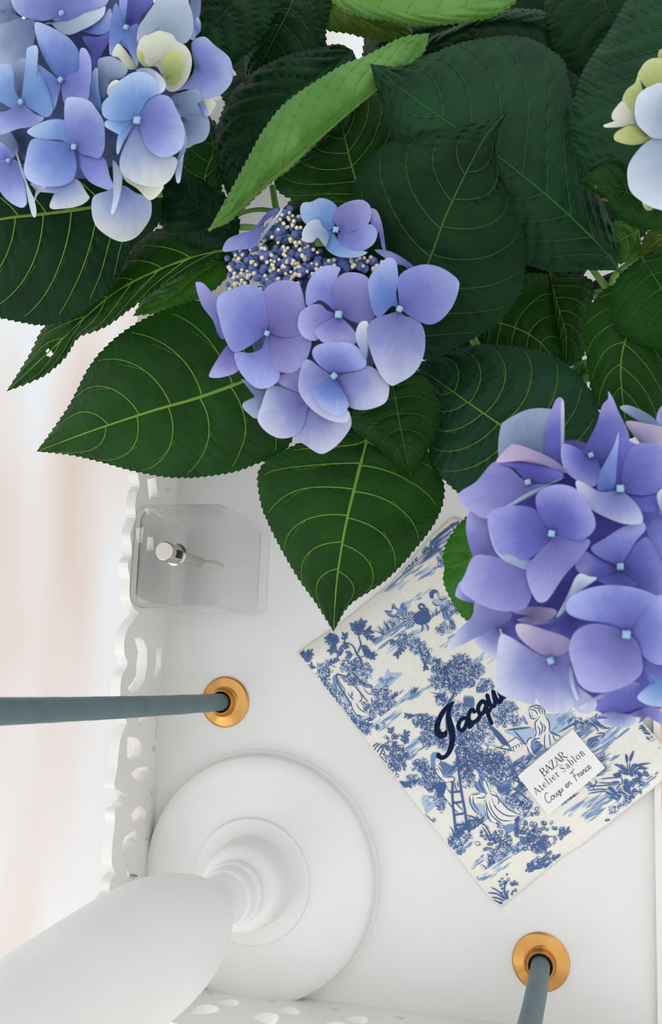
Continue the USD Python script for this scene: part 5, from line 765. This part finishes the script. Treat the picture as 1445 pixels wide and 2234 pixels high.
A = [
 ('grey', [(40, 320), (0, 262), (-30, 270), (-40, 330), (-20, 352), (20, 350)], {'dz': -.006}), ('grey', [(60, 10), (30, -30), (-40, -40), (-40, 50), (0, 60), (40, 45)], {'dz': -.006}),
 ('grey', [(25, 30), (0, 20), (-20, -10), (25, -20), (35, 30), (50, 42), (20, 46), (-15, 46)]), ('dark', [(276, 48), (276, -20), (310, -30), (335, 0), (312, 30), (300, 52)]), ('blue', [(180, 66), (205, 50), (228, 30), (242, 20), (242, 62), (215, 76)]), ('dark', [(195, 110), (180, 80), (215, 80), (242, 68), (235, 95), (215, 130), (205, 150)]),
 ('grey', [(420, -10), (437, -20), (438, 20), (432, 50), (425, 85), (412, 80), (410, 40)]), ('blul', [(422, 78), (428, 40), (437, 45), (438, 65), (430, 77)]),
 ('blul', [(134, 28), (100, 45), (60, 40), (35, 25), (24, 0), (20, -40), (90, -60), (150, -10)]), ('blul', [(134, 28), (160, -20), (200, -50), (240, -30), (235, 5), (215, 20), (180, 40), (150, 48), (115, 44)]), ('white', [(110, 50), (98, 52), (130, 52), (165, 38), (195, 18), (215, 20), (230, 14), (225, 35), (205, 52), (180, 65), (150, 76), (125, 65)]), ('eye', (134, 29)),
 ('grey', [(78, 62), (75, 45), (40, 42), (10, 50), (-15, 60), (-25, 100), (-5, 140), (25, 145), (55, 127), (72, 100)]),
 ('grey', [(36, 205), (25, 145), (55, 127), (60, 160), (52, 215)]),
 ('blue', [(275, 58), (262, 30), (262, -10), (277, -15), (276, 30), (270, 50)]), ('blue', [(275, 58), (262, 20), (250, 10), (240, 60), (240, 120), (262, 100), (280, 110), (300, 145), (304, 80), (300, 52)]), ('eye', (275, 60)),
 ('grey', [(222, 215), (215, 180), (213, 135), (225, 125), (250, 125), (278, 150), (268, 168), (240, 178), (235, 205)]), ('cream', [(300, 148), (285, 125), (265, 100), (255, 97), (244, 120), (260, 128), (278, 150)]), ('sky', [(222, 240), (205, 228), (192, 218), (197, 180), (203, 155), (213, 150), (215, 190)]),
 ('blul', [(424, 148), (418, 95), (445, 80), (470, 100), (500, 125), (508, 155), (504, 182), (480, 208), (455, 216), (440, 217), (430, 200), (405, 195), (388, 198), (410, 175)]), ('white', [(500, 160), (507, 150), (516, 163), (508, 165)]),
 ('grey', [(382, 232), (375, 210), (400, 200), (430, 195), (440, 215), (457, 248), (430, 252), (395, 252)]), ('grey', [(400, 262), (395, 250), (430, 248), (452, 253), (458, 280), (448, 305), (425, 315), (405, 320)]), ('cream', [(440, 220), (450, 215), (466, 218), (471, 228), (462, 245), (455, 249), (445, 235)]), ('blul', [(432, 226), (442, 224), (451, 235), (456, 252), (446, 252)]),
 ('white', [(358, 85), (320, 78), (300, 92), (302, 60), (318, 35), (340, 0), (345, -40), (400, -40), (410, 0), (420, 32), (422, 60), (416, 82), (402, 95), (380, 92)]),
 ('cream', [(352, 162), (340, 145), (315, 145), (300, 125), (300, 102), (310, 82), (340, 62), (355, 55), (375, 72), (387, 90), (405, 100), (417, 120), (418, 145), (408, 175), (385, 198), (364, 195)]), ('lime', [(330, 147), (315, 143), (302, 130), (300, 108), (318, 122)]), ('lime', [(362, 172), (356, 150), (360, 122), (375, 111), (394, 112), (402, 130), (398, 155), (388, 177), (370, 179)], {'dz': .003}),
 ('blue', [(132, 174), (105, 142), (85, 100), (75, 55), (90, 50), (140, 75), (165, 100), (176, 130), (172, 149), (155, 162)]), ('peri', [(134, 176), (148, 163), (172, 150), (174, 110), (186, 106), (197, 125), (200, 150), (196, 190), (190, 218), (160, 222), (140, 225)]), ('blue', [(130, 178), (100, 152), (80, 140), (72, 155), (95, 200), (115, 242), (128, 205)]), ('eye', (132, 174)),
 ('sky', [(45, 224), (32, 195), (26, 145), (0, 141), (-25, 150), (-25, 215), (0, 222), (25, 235)]), ('blul', [(45, 226), (20, 240), (-15, 252), (-20, 290), (5, 293), (40, 281), (72, 275), (96, 258), (75, 248)]), ('sky', [(50, 222), (51, 180), (56, 140), (58, 110), (65, 102), (79, 99), (84, 115), (79, 138), (98, 178), (112, 220), (114, 245), (100, 256), (80, 245)]), ('eye', (45, 222)),
 ('blul', [(18, 350), (35, 350), (50, 385), (58, 430), (57, 447), (45, 453), (20, 440), (2, 420), (-12, 390), (-8, 360)]), ('peri', [(16, 347), (30, 338), (0, 310), (-22, 320), (-12, 350)]), ('eye', (18, 350), 7),
 ('ptip', [(130, 392), (82, 418), (95, 404), (160, 388), (190, 422), (194, 434), (175, 448), (140, 455), (108, 450)]), ('white', [(30, 318), (27, 304), (40, 340), (58, 395), (76, 440), (79, 470), (71, 471), (62, 440), (55, 400), (44, 370)]), ('white', [(78, 412), (66, 400), (100, 406), (82, 425), (73, 446)]),
 ('peri', [(166, 330), (195, 340), (227, 345), (240, 385), (251, 417), (225, 411), (195, 396), (178, 370)]), ('sky', [(160, 318), (158, 280), (145, 264), (120, 260), (90, 267), (60, 285), (70, 297), (95, 306), (130, 305)]), ('blul', [(165, 320), (146, 300), (140, 250), (145, 216), (165, 212), (195, 220), (215, 245), (227, 270), (228, 320), (217, 344), (195, 340), (175, 334)]), ('blue', [(159, 322), (150, 312), (100, 306), (68, 306), (55, 350), (52, 375), (65, 396), (95, 406), (130, 406), (158, 393), (167, 360)]), ('eye', (161, 320)),
 ('ptip', [(270, 405), (240, 415), (205, 428), (200, 460), (208, 490), (225, 508), (250, 523), (272, 527), (300, 515), (325, 482), (331, 457), (326, 433), (295, 420)]), ('cream', [(300, 385), (268, 378), (275, 395), (300, 412), (325, 436), (345, 426), (357, 405), (330, 400)]), ('white', [(246, 350), (257, 360), (267, 385), (263, 420), (255, 450), (247, 467), (242, 462), (247, 430), (247, 380)], {'dz': .003}),
 ('white', [(392, 330), (395, 264), (405, 290), (407, 320), (399, 341), (384, 358)]), ('pale', [(383, 362), (395, 345), (401, 337), (396, 380), (392, 398), (385, 395)]),
 ('ptip', [(298, 266), (280, 300), (262, 345), (265, 376), (290, 396), (320, 406), (352, 406), (376, 386), (387, 352), (375, 340), (345, 330), (318, 300), (306, 280)]), ('sky', [(296, 264), (272, 274), (258, 295), (254, 325), (258, 336), (270, 310)]), ('sky', [(293, 262), (265, 260), (233, 263), (230, 276), (255, 291), (264, 295), (278, 278)]), ('white', [(300, 165), (300, 151), (325, 149), (346, 160), (361, 180), (359, 197), (342, 206), (325, 190)]), ('cream', [(250, 215), (236, 208), (235, 192), (244, 178), (258, 175), (264, 190)]),
 ('sky', [(298, 258), (270, 263), (240, 262), (224, 250), (224, 226), (238, 208), (237, 195), (250, 184), (272, 168), (295, 157), (322, 160), (342, 180), (344, 203), (322, 218), (308, 242)]), ('blul', [(302, 261), (308, 241), (325, 216), (345, 207), (370, 212), (386, 240), (399, 270), (402, 300), (395, 326), (370, 341), (345, 341), (320, 320), (309, 290)]), ('eye', (299, 262), 12)]
Bh = [
 ('lilac', [(895, 588), (880, 580), (855, 572), (822, 550), (822, 544), (850, 548), (880, 563), (906, 584)]), ('lilac', [(478, 735), (465, 700), (440, 665), (427, 622), (432, 615), (446, 620), (464, 640), (482, 664), (478, 690), (492, 735)]), ('lilac', [(500, 752), (480, 775), (457, 815), (463, 824), (490, 822), (520, 808), (518, 775)]),
 ('peri', [(580, 480), (560, 535), (520, 545), (487, 548), (497, 522), (530, 508), (560, 500), (575, 472), (600, 454), (608, 462)]), ('white', [(562, 535), (558, 533), (582, 495), (604, 468), (618, 452), (609, 472), (586, 503)]),
 ('grey', [(580, 850), (525, 826), (560, 840), (592, 845), (572, 885), (562, 912), (545, 905), (530, 880)]), ('tip', [(668, 876), (700, 898), (740, 912), (762, 903), (766, 930), (742, 965), (715, 986), (695, 989), (665, 970), (638, 950), (655, 915)]), ('lilac', [(668, 872), (605, 832), (630, 812), (657, 808), (656, 850)]), ('tip', [(669, 871), (622, 848), (588, 843), (570, 885), (562, 915), (580, 941), (610, 956), (642, 951), (662, 930), (669, 900)]), ('eye', (672, 872), 6),
 ('lilac', [(818, 520), (805, 460), (822, 459), (833, 485), (839, 520), (841, 547), (833, 537), (826, 505)]), ('sky', [(726, 505), (712, 500), (704, 520), (714, 545), (740, 560), (780, 561), (802, 550), (770, 548), (745, 532)]), ('sky', [(728, 497), (700, 502), (665, 486), (655, 460), (661, 443), (680, 440), (700, 432), (725, 440), (738, 460)]), ('peri', [(738, 508), (770, 507), (805, 489), (823, 505), (817, 530), (795, 546), (770, 551), (745, 539)]), ('lilac', [(738, 497), (726, 475), (735, 455), (760, 440), (790, 436), (808, 450), (809, 475), (800, 491), (770, 506), (748, 509)]), ('pale', [(718, 512), (705, 495), (695, 479), (675, 484), (660, 505), (662, 525), (680, 529), (695, 520), (710, 537)]), ('eye', (733, 501)),
 ('peri', [(584, 728), (570, 760), (545, 770), (513, 768), (518, 800), (535, 826), (560, 846), (585, 846), (607, 830), (610, 800), (592, 765)]), ('mauve', [(590, 728), (620, 734), (662, 724), (680, 745), (666, 790), (640, 812), (610, 811), (587, 800), (590, 765)]), ('mauve', [(587, 722), (581, 680), (574, 640), (594, 618), (625, 611), (651, 619), (662, 645), (668, 690), (657, 728), (620, 736)]), ('peri', [(580, 724), (545, 755), (515, 768), (500, 757), (485, 722), (473, 670), (480, 644), (510, 629), (545, 621), (577, 640), (584, 690)]), ('eye', (583, 727), 8),
 ('peri', [(737, 680), (700, 655), (673, 668), (667, 648), (672, 618), (690, 590), (715, 579), (742, 584), (738, 600), (728, 640)]), ('mauve', [(742, 684), (727, 655), (729, 620), (745, 599), (770, 594), (801, 604), (817, 640), (817, 690), (800, 706), (770, 701)]), ('lilac', [(734, 688), (715, 678), (698, 664), (675, 667), (654, 685), (651, 715), (665, 737), (692, 742), (704, 715)]), ('lilac', [(738, 690), (718, 698), (698, 710), (688, 726), (704, 746), (740, 757), (772, 752), (778, 735), (767, 714)]), ('eye', (739, 686), 11),
 ('tip', [(735, 822), (775, 810), (800, 798), (823, 808), (846, 835), (849, 855), (839, 880), (800, 894), (767, 890), (748, 870)]), ('peri', [(728, 816), (700, 800), (682, 775), (689, 755), (720, 747), (762, 748), (787, 764), (799, 785), (796, 801), (775, 809), (745, 813)]), ('tip', [(722, 820), (700, 803), (672, 784), (658, 800), (651, 840), (658, 866), (684, 896), (720, 917), (756, 921), (763, 900), (740, 880), (728, 845)]), ('blue', [(727, 824), (746, 850), (761, 882), (750, 902), (735, 906), (702, 890), (682, 857), (690, 845), (712, 832)], {'dz': .001}), ('eye', (729, 820), 9),
 ('pale', [(800, 784), (788, 766), (776, 735), (784, 706), (802, 702), (806, 730)]), ('tip', [(871, 680), (885, 690), (907, 692), (926, 722), (926, 770), (906, 812), (870, 836), (850, 839), (824, 806), (804, 750), (802, 714), (820, 694), (845, 686)]), ('blue', [(868, 670), (855, 668), (830, 691), (815, 681), (805, 640), (805, 610), (820, 585), (845, 563), (863, 569), (869, 600), (865, 640)]), ('peri', [(874, 672), (869, 640), (868, 610), (885, 590), (925, 577), (965, 585), (999, 610), (1001, 632), (989, 666), (965, 696), (940, 708), (915, 701), (890, 686)]), ('eye', (872, 674), 9)]
Ch = [
 ('grey', [(1410, 930), (1355, 892), (1370, 884), (1400, 895), (1430, 915), (1455, 945), (1425, 940)]), ('blush', [(1400, 970), (1366, 921), (1410, 924), (1460, 940), (1465, 985), (1420, 985)]), ('dark', [(1240, 1215), (1300, 1060), (1400, 1110), (1420, 1300), (1300, 1340), (1200, 1400), (1150, 1340)], {'dz': -.012}), ('dark', [(1300, 1550), (1180, 1380), (1300, 1330), (1440, 1400), (1450, 1540)], {'dz': -.012}), ('dark', [(1240, 1100), (1150, 1000), (1250, 960), (1350, 1000), (1440, 1000), (1440, 1140)], {'dz': -.012}),
 ('grey', [(1168, 1000), (1130, 990), (1090, 1000), (1092, 935), (1110, 914), (1150, 894), (1190, 891), (1212, 902), (1217, 960), (1212, 1010)]), ('lilac', [(1060, 1225), (1035, 1215), (1024, 1190), (1017, 1145), (1030, 1110), (1065, 1130), (1080, 1170), (1090, 1215)]), ('lilac', [(1040, 1300), (1008, 1268), (994, 1295), (1000, 1305), (1025, 1314), (1042, 1313)]),
 ('blush', [(1160, 1345), (1118, 1336), (1150, 1324), (1212, 1330), (1202, 1356), (1165, 1363), (1128, 1352)]), ('violet', [(1250, 1350), (1175, 1362), (1215, 1335), (1252, 1318), (1262, 1345), (1275, 1367), (1240, 1392), (1200, 1377)]),
 ('tip', [(1093, 1371), (1117, 1345), (1112, 1335), (1070, 1322), (1038, 1313), (1030, 1345), (1000, 1375), (974, 1416), (1000, 1411), (1040, 1391)]), ('tip', [(1090, 1373), (1052, 1385), (1033, 1396), (1050, 1416), (1078, 1438), (1094, 1430)]), ('dark', [(1094, 1370), (1132, 1363), (1152, 1390), (1110, 1396)]),
 ('violet', [(1225, 1020), (1192, 987), (1191, 940), (1209, 880), (1222, 867), (1231, 880), (1232, 940), (1231, 1010)]), ('pale', [(1228, 1012), (1224, 990), (1223, 940), (1224, 885), (1231, 878), (1232, 960)]), ('violet', [(1290, 994), (1230, 968), (1228, 1015), (1250, 1042), (1292, 1062), (1312, 1040), (1306, 1010)]), ('violet', [(1292, 994), (1274, 985), (1300, 930), (1314, 886), (1327, 870), (1328, 854), (1338, 869), (1351, 900), (1372, 945), (1367, 972), (1330, 1000)]), ('eye', (1290, 993), 7),
 ('dark', [(1152, 1050), (1118, 1020), (1088, 1011), (1130, 1006), (1180, 1016), (1228, 1032), (1217, 1048), (1180, 1056)]), ('blush', [(1225, 1030), (1180, 1014), (1130, 1006), (1083, 1008), (1110, 975), (1125, 969), (1170, 984), (1212, 1005), (1237, 1028)]), ('lilac', [(1152, 1054), (1110, 1018), (1078, 1008), (1040, 1050), (1003, 1075), (1005, 1096), (1030, 1116), (1062, 1132), (1095, 1112), (1140, 1087), (1190, 1058)]), ('eye', (1152, 1052), 8), ('white', [(1200, 1054), (1150, 1076), (1108, 1102), (1060, 1128), (1105, 1111), (1152, 1086), (1208, 1055), (1232, 1041)], {'dz': .001}),
 ('dark', [(1352, 1245), (1310, 1250), (1298, 1262), (1330, 1277), (1370, 1282), (1392, 1272), (1367, 1248)]), ('violet', [(1350, 1237), (1310, 1219), (1275, 1203), (1258, 1220), (1257, 1240), (1275, 1256), (1302, 1264), (1340, 1248)]), ('violet', [(1358, 1238), (1370, 1205), (1395, 1180), (1417, 1174), (1447, 1215), (1475, 1250), (1465, 1305), (1430, 1302), (1395, 1277)]), ('peri', [(1353, 1232), (1310, 1216), (1290, 1195), (1320, 1175), (1360, 1150), (1400, 1139), (1409, 1155), (1387, 1182), (1367, 1215)]), ('eye', (1354, 1236), 9), ('peri', [(1412, 1140), (1430, 1128), (1470, 1140), (1470, 1250), (1437, 1205), (1414, 1165)]),
 ('dark', [(1360, 1075), (1392, 1080), (1442, 1068), (1450, 1110), (1400, 1115), (1372, 1095)]), ('dark', [(1348, 1064), (1338, 1000), (1358, 958), (1380, 965), (1394, 977), (1368, 1012), (1360, 1050)]), ('violet', [(1357, 1063), (1364, 1000), (1390, 969), (1430, 969), (1480, 990), (1480, 1065), (1430, 1077), (1390, 1080)]), ('tip', [(1350, 1070), (1310, 1072), (1260, 1048), (1263, 1077), (1285, 1107), (1330, 1132), (1370, 1144), (1402, 1139), (1396, 1110), (1372, 1082)]), ('blue', [(1322, 1070), (1304, 1066), (1310, 1030), (1326, 1000), (1341, 970), (1351, 944), (1346, 1020), (1341, 1062)]), ('eye', (1354, 1066), 10), ('pale', [(1446, 1125), (1434, 1080), (1455, 1068), (1460, 1125)]),
 ('lilac', [(1155, 1240), (1100, 1220), (1038, 1212), (1014, 1255), (1004, 1280), (1020, 1301), (1065, 1326), (1110, 1334), (1147, 1326), (1161, 1290)]),
 ('pale', [(1165, 1222), (1120, 1218), (1085, 1190), (1066, 1150), (1080, 1200), (1105, 1226), (1140, 1241), (1165, 1243)]), ('lilac', [(1206, 1170), (1240, 1173), (1287, 1178), (1272, 1210), (1231, 1257), (1201, 1302), (1186, 1314), (1170, 1309), (1154, 1276), (1150, 1240), (1175, 1205)]), ('violet', [(1201, 1165), (1170, 1113), (1120, 1103), (1074, 1114), (1064, 1140), (1074, 1176), (1084, 1202), (1110, 1217), (1147, 1221), (1177, 1201)]), ('violet', [(1206, 1161), (1180, 1130), (1169, 1095), (1179, 1070), (1215, 1057), (1252, 1064), (1277, 1090), (1298, 1130), (1296, 1157), (1270, 1177), (1235, 1173)]), ('eye', (1204, 1164), 9),
 ('pale', [(1245, 1320), (1215, 1347), (1238, 1300), (1261, 1254), (1287, 1258), (1302, 1263), (1266, 1291)]),
 ('violet', [(1370, 1560), (1268, 1545), (1300, 1519), (1350, 1499), (1392, 1489), (1403, 1520), (1402, 1547), (1370, 1562), (1330, 1567), (1290, 1571)]), ('tip', [(1350, 1550), (1303, 1560), (1350, 1555), (1392, 1568), (1372, 1586), (1333, 1584), (1310, 1576)]), ('lilac', [(1400, 1555), (1360, 1566), (1400, 1547), (1432, 1543), (1455, 1570), (1450, 1585), (1420, 1562), (1395, 1578)]),
 ('tip', [(1211, 1441), (1245, 1424), (1251, 1460), (1266, 1500), (1302, 1530), (1291, 1556), (1260, 1551), (1238, 1500)]), ('tip', [(1197, 1441), (1160, 1419), (1110, 1388), (1091, 1388), (1084, 1440), (1082, 1500), (1104, 1521), (1140, 1531), (1167, 1536), (1170, 1495), (1188, 1458)]), ('tip', [(1203, 1450), (1180, 1458), (1164, 1500), (1174, 1530), (1195, 1551), (1235, 1556), (1252, 1531), (1242, 1500), (1227, 1460)]), ('blush', [(1203, 1432), (1170, 1421), (1134, 1391), (1126, 1365), (1145, 1361), (1190, 1374), (1242, 1394), (1245, 1415), (1228, 1427)]), ('eye', (1202, 1441), 9), ('pale', [(1242, 1450), (1249, 1462), (1256, 1500), (1263, 1526), (1256, 1523), (1244, 1490)]),
 ('violet', [(1400, 1425), (1445, 1448), (1480, 1450), (1480, 1520), (1430, 1500), (1408, 1462)]), ('sky', [(1440, 1470), (1415, 1465), (1440, 1448), (1480, 1458), (1480, 1535), (1430, 1541), (1400, 1531), (1394, 1515)]), ('pale', [(1325, 1512), (1300, 1521), (1275, 1536), (1264, 1546), (1273, 1546), (1291, 1531), (1327, 1518)]),
 ('peri', [(1372, 1382), (1384, 1350), (1410, 1320), (1445, 1298), (1485, 1330), (1485, 1430), (1440, 1451), (1404, 1431), (1388, 1400)]), ('peri', [(1366, 1379), (1330, 1361), (1270, 1351), (1239, 1336), (1239, 1310), (1270, 1289), (1320, 1277), (1380, 1281), (1431, 1299), (1437, 1315), (1402, 1337), (1387, 1362)]), ('lilac', [(1364, 1384), (1340, 1368), (1295, 1361), (1259, 1375), (1242, 1410), (1249, 1450), (1264, 1491), (1290, 1509), (1330, 1509), (1376, 1491), (1401, 1466), (1400, 1430), (1387, 1395)]), ('eye', (1367, 1384), 11)]
D = [
 ('lime', [(1450, 135), (1437, 130), (1441, 108), (1475, 108), (1480, 140)]), ('lime', [(1425, 290), (1400, 200), (1372, 240), (1380, 280), (1400, 305), (1440, 312), (1480, 260), (1460, 190)]), ('lime', [(1440, 215), (1395, 172), (1398, 150), (1415, 131), (1440, 127), (1480, 140), (1480, 205)]), ('lime', [(1410, 245), (1395, 168), (1385, 182), (1366, 198), (1359, 225), (1385, 255)]), ('cream', [(1392, 270), (1365, 220), (1340, 240), (1335, 256), (1340, 267), (1319, 272), (1322, 278), (1355, 277), (1380, 272)]), ('lime', [(1420, 296), (1380, 274), (1350, 285), (1340, 297), (1345, 308), (1375, 316), (1402, 313), (1427, 302)]),
 ('lime', [(1420, 450), (1402, 440), (1410, 458), (1425, 457)]),
 ('white', [(1480, 300), (1446, 300), (1420, 305), (1394, 326), (1372, 360), (1370, 395), (1379, 421), (1405, 442), (1435, 456), (1480, 452)]), ('white', [(1480, 268), (1452, 187), (1420, 188), (1395, 205), (1386, 230), (1389, 266), (1410, 291), (1430, 302), (1480, 300)]), ('eye', (1475, 290), 9), ('sky', [(1500, 300), (1480, 220), (1500, 180), (1560, 200), (1570, 290)]), ('white', [(1500, 310), (1480, 330), (1490, 420), (1560, 430), (1570, 330)])]
def florets(spots, cols, seed, size=72):
    """whole florets for the sides of a head that the photograph's edge cuts off"""
    Rn = np.random.default_rng(seed); out = []
    for x, y in spots:
        a0 = Rn.uniform(0, 6.28); c = cols[Rn.integers(len(cols))]
        for k in range(4):
            a = a0+k*1.57+Rn.uniform(-.15, .15); L_ = size*Rn.uniform(.9, 1.15); w = L_*Rn.uniform(.42, .54)
            out.append((c, [(x+L_*u*math.cos(a)-w*v*math.sin(a), y+L_*u*math.sin(a)+w*v*math.cos(a)) for u, v in ((.02, 0), (.3, .7), (.62, 1.), (.92, .7), (1.04, 0), (.92, -.7), (.62, -1.), (.3, -.7))]))
        out.append(('eye', (x, y), 9))
    return out
A = florets([(-110, -20), (-120, 130), (-110, 270), (60, -130), (200, -130), (340, -110), (-30, -110), (-90, 380)], ('sky', 'blue', 'blul'), 31)+A
Ch = florets([(1560, 980), (1590, 1120), (1600, 1260), (1580, 1400), (1540, 1510), (1500, 930)], ('lilac', 'violet', 'peri'), 32)+Ch
D = florets([(1560, 140), (1620, 260), (1600, 390)], ('white', 'lime', 'white'), 33, 62)+D
head(190, 170, 370, .312, .055, A, 'head_core', 'sky-blue mophead flower head at the upper left', seed=3, cs=.78)
hb, dzb = head(690, 720, 330, .282, .045, Bh, 'head_core', 'periwinkle lacecap flower head in the middle', seed=4, cs=.52)
head(1275, 1230, 410, .305, .06, Ch, 'head_core_violet', 'large lilac mophead flower head at the right', seed=5, cs=.6)
head(1480, 290, 240, .29, .04, D, 'head_core_green', 'young lime and white flower head at the right edge', seed=6, cs=.3)
# the lacecap's tiny fertile florets: blue buds and beige anthers, too small to pick apart singly
lace = Polygon([(492, 560), (520, 545), (565, 530), (590, 490), (625, 452), (655, 462), (668, 520), (690, 545), (740, 565), (800, 560), (838, 565), (828, 590), (740, 585), (690, 590), (662, 625), (640, 618), (575, 640), (545, 620), (505, 640), (487, 600)])
Rb = np.random.default_rng(21); import shapely
def scatter(n):
    out = []
    while len(out) < n:
        p = Rb.uniform((480, 450), (850, 645))
        if shapely.contains_xy(lace, *p): out.append(p)
    return np.array(out)
ico1 = trimesh.creation.icosphere(1); ico2 = trimesh.creation.icosphere(2)
def cloud(pts, zs, rs, sph, sq=1.):
    return cat_([trimesh.Trimesh(np.array(sph.vertices)*r*[1, 1, sq]+at(p[0], p[1], z), sph.faces, process=False) for p, z, r in zip(pts, zs, rs)])
pb = scatter(230); zb = dzb(pb[:, 0], pb[:, 1])-Rb.uniform(.012, .022, len(pb))
obj('fertile_bud', cloud(pb, zb, Rb.uniform(.0012, .0026, len(pb)), ico2, .9), 'bud_blue', hb, smooth=True, kind='stuff', label='cluster of tiny blue buds')
pa = scatter(150); za = dzb(pa[:, 0], pa[:, 1])-Rb.uniform(.006, .013, len(pa))
obj('anther', cloud(pa, za, Rb.uniform(.0008, .00115, len(pa)), ico2), 'bead_beige', hb, smooth=True, kind='stuff', label='beige bead-like anthers')
obj('filament', cat_([tube(np.array([at(*p, z), at(*(p+Rb.uniform(-6, 6, 2)), z-.008)]), .0002, 5) for p, z in zip(pa, za)]), 'bud_blue', hb, smooth=True, kind='stuff')
